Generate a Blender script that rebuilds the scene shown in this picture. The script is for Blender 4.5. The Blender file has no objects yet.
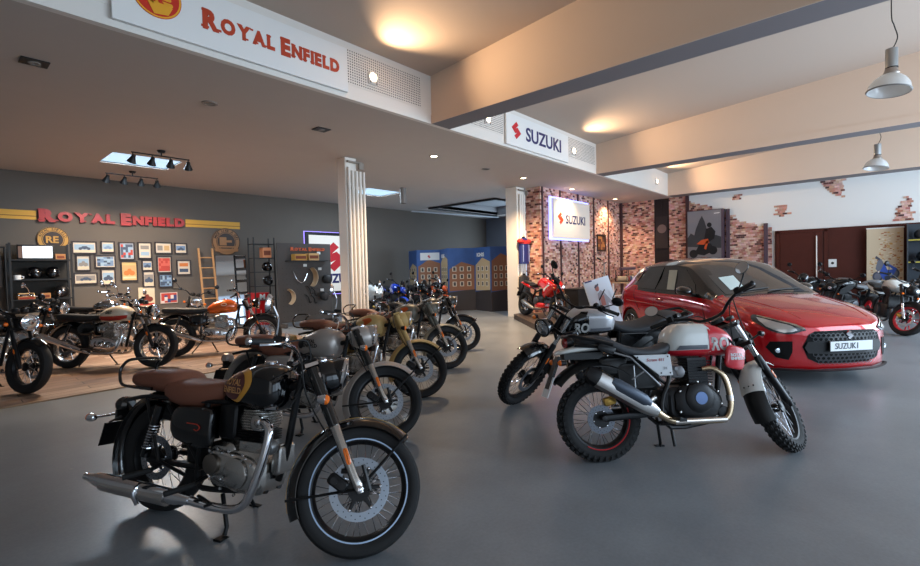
import bpy, bmesh, math, random
from mathutils import Vector, Matrix
from mathutils.bvhtree import BVHTree
PI = math.pi
R = math.radians
V = Vector
scene = bpy.context.scene
COL = scene.collection
random.seed(7)

# ---------------------------------------------------------------- materials
def lin(c):
    return tuple(((x / 255) / 12.92 if x / 255 <= .04045 else ((x / 255 + .055) / 1.055) ** 2.4) for x in c)

MATS = {}
def mat(name, rgb=(128, 128, 128), rough=.5, metal=0., coat=0., emit=None, es=0., noise=0., nscale=30., bump=0., trans=0., alpha=1., spec=.5, ior=1.45):
    if name in MATS:
        return MATS[name]
    m = bpy.data.materials.new(name)
    m.use_nodes = True
    nt = m.node_tree
    b = nt.nodes['Principled BSDF']
    c = lin(rgb)
    b.inputs['Base Color'].default_value = (*c, 1)
    b.inputs['Roughness'].default_value = rough
    b.inputs['Metallic'].default_value = metal
    b.inputs['Coat Weight'].default_value = coat
    b.inputs['Coat Roughness'].default_value = .04
    b.inputs['Transmission Weight'].default_value = trans
    b.inputs['Specular IOR Level'].default_value = spec
    b.inputs['IOR'].default_value = ior
    b.inputs['Alpha'].default_value = alpha
    if emit:
        b.inputs['Emission Color'].default_value = (*lin(emit), 1)
        b.inputs['Emission Strength'].default_value = es
    if noise > 0 or bump > 0:
        tc = nt.nodes.new('ShaderNodeTexCoord')
        n = nt.nodes.new('ShaderNodeTexNoise')
        n.inputs['Scale'].default_value = nscale
        n.inputs['Detail'].default_value = 4
        nt.links.new(tc.outputs['Object'], n.inputs['Vector'])
        if noise > 0:
            mx = nt.nodes.new('ShaderNodeMix')
            mx.data_type = 'RGBA'
            mx.inputs[6].default_value = (*[x * (1 - noise) for x in c], 1)
            mx.inputs[7].default_value = (*[min(1, x * (1 + noise)) for x in c], 1)
            nt.links.new(n.outputs['Fac'], mx.inputs[0])
            nt.links.new(mx.outputs[2], b.inputs['Base Color'])
        if bump > 0:
            bp = nt.nodes.new('ShaderNodeBump')
            bp.inputs['Strength'].default_value = bump
            bp.inputs['Distance'].default_value = .01
            nt.links.new(n.outputs['Fac'], bp.inputs['Height'])
            nt.links.new(bp.outputs['Normal'], b.inputs['Normal'])
    MATS[name] = m
    return m

# ---------------------------------------------------------------- mesh builder
def catmull(pts, k):
    out = []
    n = len(pts)
    for i in range(n - 1):
        p0 = pts[max(0, i - 1)]; p1 = pts[i]; p2 = pts[i + 1]; p3 = pts[min(n - 1, i + 2)]
        for j in range(k):
            t = j / k
            out.append(tuple(.5 * ((2 * b) + (c - a) * t + (2 * a - 5 * b + 4 * c - d) * t * t + (3 * b - a - 3 * c + d) * t ** 3)
                             for a, b, c, d in zip(p0, p1, p2, p3)))
    out.append(tuple(pts[-1]))
    return out

class MB:
    def __init__(s, xf=None):
        s.v = []; s.f = []; s.mi = []; s.m = 0; s.xf = xf
    def add(s, vs, fs):
        o = len(s.v)
        s.v += [V(p) for p in vs]
        s.f += [tuple(i + o for i in f) for f in fs]
        s.mi += [s.m] * len(fs)
        return s
    def rings(s, rs, closed=True, cap=True, loop=False):
        n = len(rs[0]); vs = [p for r in rs for p in r]; fs = []
        m = len(rs)
        for i in range(m if loop else m - 1):
            for j in range(n if closed else n - 1):
                a = i * n + j; b = i * n + (j + 1) % n
                c = ((i + 1) % m) * n + (j + 1) % n; d = ((i + 1) % m) * n + j
                fs.append((a, b, c, d))
        if cap and closed and not loop:
            fs.append(tuple(range(n))[::-1]); fs.append(tuple((m - 1) * n + j for j in range(n)))
        return s.add(vs, fs)
    def box(s, c, d, rot=None):
        hx, hy, hz = d[0] / 2, d[1] / 2, d[2] / 2
        vs = [V((x, y, z)) for x in (-hx, hx) for y in (-hy, hy) for z in (-hz, hz)]
        if rot is not None:
            vs = [rot @ p for p in vs]
        c = V(c)
        return s.add([p + c for p in vs], [(0, 1, 3, 2), (4, 6, 7, 5), (0, 4, 5, 1), (2, 3, 7, 6), (0, 2, 6, 4), (1, 5, 7, 3)])
    def bx(s, x0, x1, y0, y1, z0, z1):
        return s.box(((x0 + x1) / 2, (y0 + y1) / 2, (z0 + z1) / 2), (x1 - x0, y1 - y0, z1 - z0))
    def rbox(s, c, d, r, rot=None, n=3):
        # box with edges rounded in plan of the two larger local axes (x, z); thickness y
        hx, hy, hz = d[0] / 2, d[1] / 2, d[2] / 2
        r = min(r, hx * .99, hz * .99)
        ring = []
        for cx, cz, a0 in ((hx - r, hz - r, 0), (-hx + r, hz - r, 90), (-hx + r, -hz + r, 180), (hx - r, -hz + r, 270)):
            for i in range(n + 1):
                a = R(a0 + 90 * i / n)
                ring.append((cx + r * math.cos(a), cz + r * math.sin(a)))
        e = min(r * .4, hy * .6)
        rs = []
        for y, k in ((-hy, 1), (-hy + e, 0), (hy - e, 0), (hy, 1)):
            q = [V((x - math.copysign(e, x) * k, y, z - math.copysign(e, z) * k)) for x, z in ring]
            if rot is not None:
                q = [rot @ p for p in q]
            rs.append([p + V(c) for p in q])
        return s.rings(rs)
    def cyl(s, p0, p1, r0, r1=None, n=12, cap=True):
        r1 = r0 if r1 is None else r1
        return s.tube([p0, p1], [r0, r1], n, cap)
    def tube(s, pts, r, n=8, cap=True, k=0, loop=False, sc=None):
        if k:
            if not hasattr(r, '__len__'):
                r = [r] * len(pts)
            q = catmull([tuple(p) + (rr,) for p, rr in zip(pts, r)], k)
            pts = [p[:3] for p in q]; r = [max(1e-4, p[3]) for p in q]
        pts = [V(p) for p in pts]
        if not hasattr(r, '__len__'):
            r = [r] * len(pts)
        m = len(pts)
        rs = []
        prev = None
        for i, p in enumerate(pts):
            if loop:
                t = (pts[(i + 1) % m] - pts[i - 1])
            else:
                t = pts[min(i + 1, m - 1)] - pts[max(i - 1, 0)]
            t = t.normalized() if t.length > 1e-9 else V((1, 0, 0))
            if prev is None:
                a = V((0, 1, 0)) if abs(t.y) < .9 else V((0, 0, 1))
            else:
                a = prev
            u = (a - t * a.dot(t))
            u = u.normalized() if u.length > 1e-6 else t.orthogonal().normalized()
            w = t.cross(u)
            prev = u
            su, sw = sc or (1, 1)
            rs.append([p + u * (math.cos(2 * PI * j / n) * r[i] * su) + w * (math.sin(2 * PI * j / n) * r[i] * sw) for j in range(n)])
        return s.rings(rs, cap=cap, loop=loop)
    def lathe(s, prof, c=(0, 0, 0), ax=(0, 1, 0), n=32, closed=False):
        ax = V(ax).normalized(); u = ax.orthogonal().normalized(); w = ax.cross(u); c = V(c)
        rs = [[c + ax * h + (u * math.cos(2 * PI * j / n) + w * math.sin(2 * PI * j / n)) * max(r, 1e-4) for j in range(n)] for h, r in prof]
        return s.rings(rs, loop=closed, cap=not closed)
    def ell(s, c, rad, n=12, m=8, rot=None):
        c = V(c); rs = []
        for i in range(m + 1):
            a = -PI / 2 + PI * i / m
            q = [V((rad[0] * max(math.cos(a), 1e-3) * math.cos(2 * PI * j / n), rad[1] * max(math.cos(a), 1e-3) * math.sin(2 * PI * j / n), rad[2] * math.sin(a))) for j in range(n)]
            if rot is not None:
                q = [rot @ p for p in q]
            rs.append([p + c for p in q])
        return s.rings(rs)
    def sloft(s, secs, n=20, k=4, y0=0.):
        # secs: (x, zc, half width, height above, height below, exponent)
        q = catmull(secs, k) if k > 1 else secs
        rs = []
        for x, zc, hw, hu, hd, e in q:
            ring = []
            for j in range(n):
                t = 2 * PI * j / n
                cc, ss = math.cos(t), math.sin(t)
                y = hw * math.copysign(abs(cc) ** (2 / e), cc)
                z = (hu if ss > 0 else hd) * math.copysign(abs(ss) ** (2 / e), ss)
                ring.append(V((x, y0 + y, zc + z)))
            rs.append(ring)
        return s.rings(rs)
    def arc_shell(s, c, R0, a0, a1, hw, depth, th=.004, n=24, m=8, p=2.2):
        # fender: arc about the y axis, angles in degrees from +x towards +z
        rs = []
        for i in range(n + 1):
            a = R(a0 + (a1 - a0) * i / n)
            row = []
            for lay in (0, 1):
                for j in range(m + 1):
                    q = -1 + 2 * j / m
                    if lay:
                        q = -q
                    r = R0 - depth * abs(q) ** p - lay * th
                    row.append(V((c[0] + r * math.cos(a), c[1] + hw * q, c[2] + r * math.sin(a))))
            rs.append(row)
        return s.rings(rs)
    def poly(s, pts, th=0., nrm=None):
        # flat polygon, extruded by th along nrm
        pts = [V(p) for p in pts]
        n = len(pts)
        if th == 0:
            return s.add(pts, [tuple(range(n))])
        nv = V(nrm).normalized() * th
        return s.add(pts + [p + nv for p in pts], [tuple(range(n))[::-1], tuple(range(n, 2 * n))] + [(i, (i + 1) % n, n + (i + 1) % n, n + i) for i in range(n)])
    def build(s, name, mats, parent=None, smooth=True, ang=38, bevel=0., loc=None, rotz=None, subsurf=0):
        vs = [s.xf @ p for p in s.v] if s.xf is not None else s.v
        me = bpy.data.meshes.new(name)
        me.from_pydata([tuple(p) for p in vs], [], s.f)
        bm = bmesh.new(); bm.from_mesh(me)
        bmesh.ops.recalc_face_normals(bm, faces=bm.faces)
        bm.to_mesh(me); bm.free()
        for m in (mats if isinstance(mats, (list, tuple)) else [mats]):
            me.materials.append(m)
        if any(s.mi) and len(s.mi) == len(me.polygons):
            me.polygons.foreach_set('material_index', s.mi)
        if smooth:
            me.polygons.foreach_set('use_smooth', [True] * len(me.polygons))
            me.set_sharp_from_angle(angle=R(ang))
        o = bpy.data.objects.new(name, me)
        COL.objects.link(o)
        if parent:
            o.parent = parent
        if loc is not None:
            o.location = loc
        if rotz is not None:
            o.rotation_euler = (0, 0, rotz)
        if bevel > 0:
            b = o.modifiers.new('bevel', 'BEVEL'); b.width = bevel; b.segments = 2; b.limit_method = 'ANGLE'
        if subsurf:
            b = o.modifiers.new('sub', 'SUBSURF'); b.levels = subsurf; b.render_levels = subsurf
        return o

def tag(o, label=None, cat=None, group=None, kind=None):
    if label: o['label'] = label
    if cat: o['category'] = cat
    if group: o['group'] = group
    if kind: o['kind'] = kind
    return o

def empty(name, label, cat, loc=(0, 0, 0), rotz=0., group=None):
    o = bpy.data.objects.new(name, None)
    o.empty_display_size = .1
    COL.objects.link(o)
    o.location = loc; o.rotation_euler = (0, 0, rotz)
    return tag(o, label, cat, group)

def struct(o):
    o['kind'] = 'structure'
    return o

def text_mb(mb, s, org, right, up, size, depth=.01, bold=0., sx=1., align='LEFT', shear=0.):
    cu = bpy.data.curves.new('t', 'FONT')
    cu.body = s; cu.size = 1.; cu.extrude = .5; cu.offset = bold; cu.align_x = align; cu.shear = shear
    cu.resolution_u = 3
    ob = bpy.data.objects.new('t', cu); COL.objects.link(ob)
    bpy.context.view_layer.update()
    me = bpy.data.meshes.new_from_object(ob.evaluated_get(bpy.context.evaluated_depsgraph_get()))
    right = V(right).normalized(); up = V(up).normalized(); nrm = right.cross(up)
    org = V(org)
    vs = [org + right * (v.co.x * size * sx) + up * (v.co.y * size) + nrm * (v.co.z * depth) for v in me.vertices]
    w = (max(v.co.x for v in me.vertices) - min(v.co.x for v in me.vertices)) * size * sx if len(me.vertices) else 0
    mb.add(vs, [tuple(p.vertices) for p in me.polygons])
    bpy.data.objects.remove(ob); bpy.data.curves.remove(cu); bpy.data.meshes.remove(me)
    return w

def smallcaps(mb, words, org, right, up, size, depth=.01, bold=.02, width=None, big=1.3):
    # words in capitals with a taller first letter, flared foot and head serifs; fitted to width
    right = V(right).normalized(); up = V(up).normalized(); org = V(org)
    probe = MB(); x = 0.; lay = []
    for w in words:
        for i, ch in enumerate(w):
            sz = size * (big if i == 0 else 1)
            t = MB(); ww = text_mb(t, ch, (0, 0, 0), (1, 0, 0), (0, 1, 0), sz, depth, bold)
            x0 = min(p.x for p in t.v)
            lay.append((ch, sz, x - x0, ww)); x += ww + size * .09
        x += size * .32
    tot = x - size * .41
    k = (width / tot) if width else 1.
    for ch, sz, xx, ww in lay:
        dn = size * .06 if sz > size else 0.
        text_mb(mb, ch, org + right * (xx * k) - up * dn, right, up, sz, depth, bold, sx=k)
        th = sz * .09; nn = right.cross(up)
        x0 = xx * k
        cap = .72 * sz
        def ser(cx, cz, w):
            p = org + right * cx + up * (cz - dn)
            q = [p - right * w / 2, p + right * w / 2, p + right * w / 2 + up * th, p - right * w / 2 + up * th]
            mb.poly([a - nn * (depth * .5) for a in q], depth, nn)
        l = xx * k + sz * .12 * k
        if ch in 'RYFINLDE':
            if ch != 'Y':
                ser(l + .02 * sz, cap - th, .30 * sz * k)
        if ch in 'RFINYA':
            ser(l + (.28 * sz * k if ch == 'Y' else .0), 0, .32 * sz * k)
        if ch in 'RAN':
            ser(xx * k + ww * k * .97, 0 if ch != 'N' else cap - th, .26 * sz * k)
        if ch == 'Y':
            ser(l - .01 * sz, cap - th, .22 * sz * k); ser(xx * k + ww * k * .93, cap - th, .18 * sz * k)

def suzuki_s(mb, org, right, up, h, depth=.01):
    pts = [(.50, 1.0), (.72, .83), (.42, .61), (.62, .68), (1.0, .38), (.50, 0), (.28, .17), (.58, .39), (.38, .32), (0, .62)]
    right = V(right).normalized(); up = V(up).normalized(); nn = right.cross(up); org = V(org)
    mb.poly([org + right * (x * h * .95) + up * (y * h) - nn * (depth * .5) for x, y in pts], depth, nn)
# ---------------------------------------------------------------- camera
CAMH = 1.40
def make_camera():
    cd = bpy.data.cameras.new('camera'); cam = bpy.data.objects.new('camera', cd); COL.objects.link(cam)
    cd.sensor_fit = 'HORIZONTAL'; cd.sensor_width = 36.; cd.lens = 36. * 469 / 920
    cd.clip_start = .05; cd.clip_end = 200
    az = R(41.5); pt = math.atan(14 / 469.); ro = R(1.4)
    f = V((math.cos(az) * math.cos(pt), math.sin(az) * math.cos(pt), -math.sin(pt)))
    r0 = V((math.sin(az), -math.cos(az), 0)); u0 = r0.cross(f)
    r = r0 * math.cos(ro) - u0 * math.sin(ro); u = u0 * math.cos(ro) + r0 * math.sin(ro)
    m = Matrix((r, u, -f)).transposed().to_4x4(); m.translation = V((0, 0, CAMH))
    cam.matrix_world = m
    scene.camera = cam
make_camera()

# ---------------------------------------------------------------- room materials
def floor_mat():
    m = mat('painted_concrete', (112, 118, 124), .32)
    nt = m.node_tree; b = nt.nodes['Principled BSDF']; L = nt.links.new
    tc = nt.nodes.new('ShaderNodeTexCoord')
    n1 = nt.nodes.new('ShaderNodeTexNoise'); n1.inputs['Scale'].default_value = .9; n1.inputs['Detail'].default_value = 6; n1.inputs['Roughness'].default_value = .65
    n2 = nt.nodes.new('ShaderNodeTexNoise'); n2.inputs['Scale'].default_value = 55; n2.inputs['Detail'].default_value = 3
    cr = nt.nodes.new('ShaderNodeValToRGB')
    cr.color_ramp.elements[0].position = .3; cr.color_ramp.elements[0].color = (*lin((122, 127, 132)), 1)
    cr.color_ramp.elements[1].position = .72; cr.color_ramp.elements[1].color = (*lin((150, 155, 160)), 1)
    L(tc.outputs['Object'], n1.inputs['Vector']); L(tc.outputs['Object'], n2.inputs['Vector'])
    L(n1.outputs['Fac'], cr.inputs[0])
    # scuffs and light chips
    v = nt.nodes.new('ShaderNodeTexVoronoi'); v.inputs['Scale'].default_value = 2.1; v.inputs['Randomness'].default_value = 1
    L(tc.outputs['Object'], v.inputs['Vector'])
    lt = nt.nodes.new('ShaderNodeMath'); lt.operation = 'LESS_THAN'; lt.inputs[1].default_value = .022
    L(v.outputs['Distance'], lt.inputs[0])
    mx = nt.nodes.new('ShaderNodeMix'); mx.data_type = 'RGBA'; mx.inputs[7].default_value = (*lin((150, 152, 150)), 1)
    L(lt.outputs[0], mx.inputs[0]); L(cr.outputs[0], mx.inputs[6])
    mx2 = nt.nodes.new('ShaderNodeMix'); mx2.data_type = 'RGBA'; mx2.blend_type = 'MULTIPLY'; mx2.inputs[0].default_value = .25
    L(mx.outputs[2], mx2.inputs[6]); L(n2.outputs['Fac'], mx2.inputs[7])
    L(mx2.outputs[2], b.inputs['Base Color'])
    mr = nt.nodes.new('ShaderNodeMapRange'); mr.inputs['To Min'].default_value = .22; mr.inputs['To Max'].default_value = .42
    L(n1.outputs['Fac'], mr.inputs['Value']); L(mr.outputs[0], b.inputs['Roughness'])
    bp = nt.nodes.new('ShaderNodeBump'); bp.inputs['Strength'].default_value = .05; bp.inputs['Distance'].default_value = .01
    L(n2.outputs['Fac'], bp.inputs['Height']); L(bp.outputs[0], b.inputs['Normal'])
    return m

def brick_mat(name='brick_paper', axis='XZ'):
    m = mat(name, (190, 150, 130), .8)
    nt = m.node_tree; b = nt.nodes['Principled BSDF']; L = nt.links.new
    tc = nt.nodes.new('ShaderNodeTexCoord'); sp = nt.nodes.new('ShaderNodeSeparateXYZ'); L(tc.outputs['Object'], sp.inputs[0])
    def mth(op, a, bb=None, c=None):
        n = nt.nodes.new('ShaderNodeMath'); n.operation = op
        for i, q in enumerate((a, bb, c)):
            if q is None: continue
            if isinstance(q, (int, float)): n.inputs[i].default_value = q
            else: L(q, n.inputs[i])
        return n.outputs[0]
    hor = mth('ADD', sp.outputs['X'], sp.outputs['Y'])
    BW, BH = .115, .058
    row = mth('DIVIDE', sp.outputs['Z'], BH); rf = mth('FLOOR', row)
    off = mth('MULTIPLY', rf, .413)
    cx = mth('ADD', mth('DIVIDE', hor, BW), off); cf = mth('FLOOR', cx)
    fr = mth('FRACT', row); fx = mth('FRACT', cx)
    mo = mth('MAXIMUM', mth('LESS_THAN', fr, .10), mth('LESS_THAN', fx, .04))
    cv = nt.nodes.new('ShaderNodeCombineXYZ'); L(cf, cv.inputs[0]); L(rf, cv.inputs[1])
    wn = nt.nodes.new('ShaderNodeTexWhiteNoise'); wn.noise_dimensions = '2D'; L(cv.outputs[0], wn.inputs['Vector'])
    cr = nt.nodes.new('ShaderNodeValToRGB'); cr.color_ramp.interpolation = 'CONSTANT'
    els = [(0, (206, 162, 146)), (.22, (186, 132, 116)), (.40, (222, 186, 170)), (.58, (168, 108, 94)), (.70, (200, 150, 132)), (.84, (112, 64, 58)), (.93, (82, 50, 50))]
    e = cr.color_ramp.elements
    e[0].color = (*lin(els[0][1]), 1); e[1].position = els[1][0]; e[1].color = (*lin(els[1][1]), 1)
    for p, c in els[2:]:
        q = e.new(p); q.color = (*lin(c), 1)
    L(wn.outputs['Value'], cr.inputs[0])
    n = nt.nodes.new('ShaderNodeTexNoise'); n.inputs['Scale'].default_value = 9; n.inputs['Detail'].default_value = 5; L(tc.outputs['Object'], n.inputs['Vector'])
    mn = nt.nodes.new('ShaderNodeMix'); mn.data_type = 'RGBA'; mn.blend_type = 'OVERLAY'; mn.inputs[0].default_value = .5
    L(cr.outputs[0], mn.inputs[6]); L(n.outputs['Color'], mn.inputs[7])
    mx = nt.nodes.new('ShaderNodeMix'); mx.data_type = 'RGBA'; mx.inputs[7].default_value = (*lin((176, 146, 126)), 1)
    L(mo, mx.inputs[0]); L(mn.outputs[2], mx.inputs[6]); L(mx.outputs[2], b.inputs['Base Color'])
    return m

def wood_floor_mat():
    m = mat('worn_plank', (120, 95, 78), .45)
    nt = m.node_tree; b = nt.nodes['Principled BSDF']; L = nt.links.new
    tc = nt.nodes.new('ShaderNodeTexCoord')
    br = nt.nodes.new('ShaderNodeTexBrick'); br.inputs['Scale'].default_value = 1
    br.inputs['Brick Width'].default_value = 1.3; br.inputs['Row Height'].default_value = .19; br.inputs['Mortar Size'].default_value = .006
    br.inputs['Color1'].default_value = (*lin((158, 134, 116)), 1); br.inputs['Color2'].default_value = (*lin((120, 94, 78)), 1)
    br.inputs['Mortar'].default_value = (*lin((60, 45, 38)), 1)
    mp = nt.nodes.new('ShaderNodeMapping'); mp.inputs['Scale'].default_value = (1.2, 14, 1)
    n = nt.nodes.new('ShaderNodeTexNoise'); n.inputs['Scale'].default_value = 2.2; n.inputs['Detail'].default_value = 6
    L(tc.outputs['Object'], br.inputs['Vector']); L(tc.outputs['Object'], mp.inputs[0]); L(mp.outputs[0], n.inputs['Vector'])
    mx = nt.nodes.new('ShaderNodeMix'); mx.data_type = 'RGBA'; mx.blend_type = 'OVERLAY'; mx.inputs[0].default_value = .7
    L(br.outputs['Color'], mx.inputs[6]); L(n.outputs['Fac'], mx.inputs[7]); L(mx.outputs[2], b.inputs['Base Color'])
    return m

M_floor = floor_mat(); M_brick = brick_mat(); M_wood = wood_floor_mat()
M_lowceil = mat('low_ceiling_paint', (190, 180, 172), .9, noise=.03, nscale=3)
M_fascia = mat('fascia_paint', (226, 220, 212), .8)
M_beam = mat('beam_paint', (212, 188, 168), .85, noise=.02, nscale=2)
M_ceil = mat('shed_ceiling_paint', (190, 172, 158), .9)
M_grey = mat('charcoal_wall_paint', (99, 92, 85), .85, noise=.05, nscale=2)
M_white = mat('white_wall_paint', (226, 224, 220), .85)
M_brownwood = mat('dark_brown_veneer', (76, 34, 25), .5, noise=.12, nscale=6, spec=.3)
M_hole = mat('perforation_dark', (46, 42, 40), .9)
M_black = mat('black_plastic', (18, 18, 19), .45)
M_steel = mat('brushed_steel', (190, 190, 190), .3, 1.)
M_redlet = mat('red_lettering', (158, 38, 36), .35)
M_paper = mat('white_paper', (228, 228, 226), .8)

YF = 5.15; YB = 13.3; XR = 16.95; ZL = 3.66; ZH = 4.39
def zc(y): return ZH + .075 * (YF - y)
B1 = (5.25, 5.66); B2 = (11.0, 11.42); B3 = (16.35, 16.95)
YS = -5.0; XL = -3.0

# floor
struct(MB().bx(XL - .2, XR + .2, YS - .2, YB + .2, -.12, 0).build('floor', M_floor, smooth=False))
o = MB().bx(XL, 5.4, 7.15, YB, 0, .012).bx(XL, 5.4, 7.11, 7.15, 0, .016)
o.mi = [0] * 6 + [1] * 6
o = o.build('floor', [M_wood, mat('edge_strip', (150, 125, 100), .4)], smooth=False); struct(o)
# low ceiling with two skylight openings and a slot at the far right
def slab(name, x0, x1, y0, y1, holes, z0, z1, m):
    xs = sorted({x0, x1, *[h[0] for h in holes], *[h[1] for h in holes]}); ys = sorted({y0, y1, *[h[2] for h in holes], *[h[3] for h in holes]})
    mb = MB()
    for i in range(len(xs) - 1):
        for j in range(len(ys) - 1):
            cx, cy = (xs[i] + xs[i + 1]) / 2, (ys[j] + ys[j + 1]) / 2
            if any(h[0] < cx < h[1] and h[2] < cy < h[3] for h in holes):
                continue
            mb.bx(xs[i], xs[i + 1], ys[j], ys[j + 1], z0, z1)
    return struct(mb.build(name, m, smooth=False))
SKY1 = (2.28, 3.42, 10.3, 11.3); SKY2 = (8.0, 9.2, 10.3, 11.3); SLOT = (12.2, 16.2, 9.2, 12.1)
slab('ceiling', XL, XR, YF + .08, YB, [SKY1, SKY2, SLOT], ZL, ZL + .12, M_lowceil)
# raised ceiling pocket above the far recess
mb = MB(); x0, x1, y0, y1 = SLOT
mb.bx(x0, x1, y0, y1, 4.0, 4.05); mb.bx(x0 - .04, x0, y0, y1, ZL + .01, 4.05); mb.bx(x1, x1 + .04, y0, y1, ZL + .01, 4.05)
mb.bx(x0, x1, y0 - .04, y0, ZL + .01, 4.05); mb.bx(x0, x1, y1, y1 + .04, ZL + .01, 4.05)
struct(mb.build('ceiling', mat('recess_paint', (150, 150, 152), .9), smooth=False))
# fascia
struct(MB().bx(XL, XR, YF, YF + .08, ZL, ZH + .02).build('wall_fascia', M_fascia, smooth=False))
# shed ceilings, one slope per bay
mb = MB()
for xa, xb in ((XL, XR + .1),):
    mb.add([(xa, YF, zc(YF)), (xb, YF, zc(YF)), (xb, YS, zc(YS)), (xa, YS, zc(YS)), (xa, YF, zc(YF) + .1), (xb, YF, zc(YF) + .1), (xb, YS, zc(YS) + .1), (xa, YS, zc(YS) + .1)],
           [(0, 1, 2, 3), (4, 7, 6, 5), (0, 4, 5, 1), (1, 5, 6, 2), (2, 6, 7, 3), (3, 7, 4, 0)])
struct(mb.build('ceiling', M_ceil, smooth=False))
M_under = mat('beam_underside_shade', (128, 122, 124), .85)  # darker grey puts the shade under the beams into the colour
for i, (xa, xb) in enumerate((B1, B2, B3)):
    mb = MB(); z0 = ZL
    mb.m = 0
    mb.add([(xa, YF, z0), (xb, YF, z0), (xb, YS, z0), (xa, YS, z0), (xa, YF, zc(YF)), (xb, YF, zc(YF)), (xb, YS, zc(YS)), (xa, YS, zc(YS))],
           [(4, 5, 6, 7), (0, 4, 5, 1), (1, 5, 6, 2), (2, 6, 7, 3), (3, 7, 4, 0)])
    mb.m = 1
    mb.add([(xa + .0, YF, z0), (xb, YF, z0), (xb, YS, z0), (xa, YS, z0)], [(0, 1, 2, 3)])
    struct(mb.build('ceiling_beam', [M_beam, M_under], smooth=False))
    struct(MB().bx(xa - .012, xa, YS, YF - .001, z0, z0 + .13).build('trim_%d' % (i + 1), M_beam, smooth=False))
# walls
struct(MB().bx(XL - .2, XR + .2, YB, YB + .2, 0, 5.5).build('wall_back', M_grey, smooth=False))
struct(MB().bx(XL - .2, XL, YS, YB, 0, 6.).build('wall_left', mat('side_wall_grey', (140, 136, 132), .85), smooth=False))
# right wall: the showroom part (window openings further back in the recess)
W1 = (9.3, 11.7, .55, 2.9)
mb = MB()
mb.bx(XR, XR + .2, YS, 9.3, 0, 6.); mb.bx(XR, XR + .2, 11.7, YB, 0, 6.); mb.bx(XR, XR + .2, 9.3, 11.7, 0, .35); mb.bx(XR, XR + .2, 9.3, 11.7, 3.05, 6.)
struct(mb.build('wall_right', M_white, smooth=False))
# far recess: grey paint on the window wall
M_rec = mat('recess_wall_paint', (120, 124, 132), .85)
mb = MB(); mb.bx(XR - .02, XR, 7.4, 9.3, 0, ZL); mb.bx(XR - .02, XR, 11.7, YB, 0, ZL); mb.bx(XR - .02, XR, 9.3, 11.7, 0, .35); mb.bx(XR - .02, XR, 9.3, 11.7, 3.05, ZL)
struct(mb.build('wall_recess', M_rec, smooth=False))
# window: black frame, panes of glass, a sky behind
wn = MB()
for y in (9.3, 10.1, 10.9, 11.64):
    wn.bx(XR + .02, XR + .12, y, y + .06, .35, 3.05)
for z in (.35, 1.2, 1.95, 2.35, 2.99):
    wn.bx(XR + .02, XR + .12, 9.3, 11.7, z, z + .06)
wn = struct(wn.build('window_1', M_black, smooth=False))
g = MB().bx(XR + .06, XR + .07, 9.3, 11.7, .35, 3.05).build('glass', mat('window_glass', (235, 245, 250), .02, trans=1., ior=1.1), wn, smooth=False)
# skylights: shafts and bright panes
for i, (x0, x1, y0, y1) in enumerate((SKY1, SKY2)):
    mb = MB(); t = .02
    mb.bx(x0 - t, x0, y0 - t, y1 + t, ZL + .005, ZL + .5); mb.bx(x1, x1 + t, y0 - t, y1 + t, ZL + .005, ZL + .5)
    mb.bx(x0, x1, y0 - t, y0, ZL + .005, ZL + .5); mb.bx(x0, x1, y1, y1 + t, ZL + .005, ZL + .5)
    w = struct(mb.build('window_%d' % (i + 2), M_white, smooth=False))
    MB().bx(x0, x1, y0, y1, ZL + .025, ZL + .04).build('skylight_pane', mat('skylight_diffuser', (200, 225, 245), .5, emit=(176, 212, 240), es=1.15), w, smooth=False)
# storefront behind the camera: glazed front, piers and lintel
mb = MB(); mb.bx(XL, XR, YS - .2, YS, 0, .2); mb.bx(XL, XR, YS - .2, YS, 3.9, 6.)
for x in (-3, .2, 4.4, 8.6, 12.8, 16.6):
    mb.bx(x, x + .35, YS - .2, YS, .2, 3.9)
struct(mb.build('wall_front', M_white, smooth=False))

# brick-papered boxes round the corner by the second column
mb = MB(); mb.bx(11.4, XR, 7.02, 7.5, 0, ZL)
struct(mb.build('wall_brick', M_brick, smooth=False))
mb = MB(); mb.bx(XR - .03, XR, 5.80, 7.02, 0, ZL); mb.bx(XR - .03, XR, 4.68, 5.30, 0, ZL)
struct(mb.build('wall_brick_right', M_brick, smooth=False))
struct(MB().bx(XR - .012, XR, 5.30, 5.80, 0, ZL).build('wall_niche', mat('niche_black', (24, 18, 18), .4), smooth=False))
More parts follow.
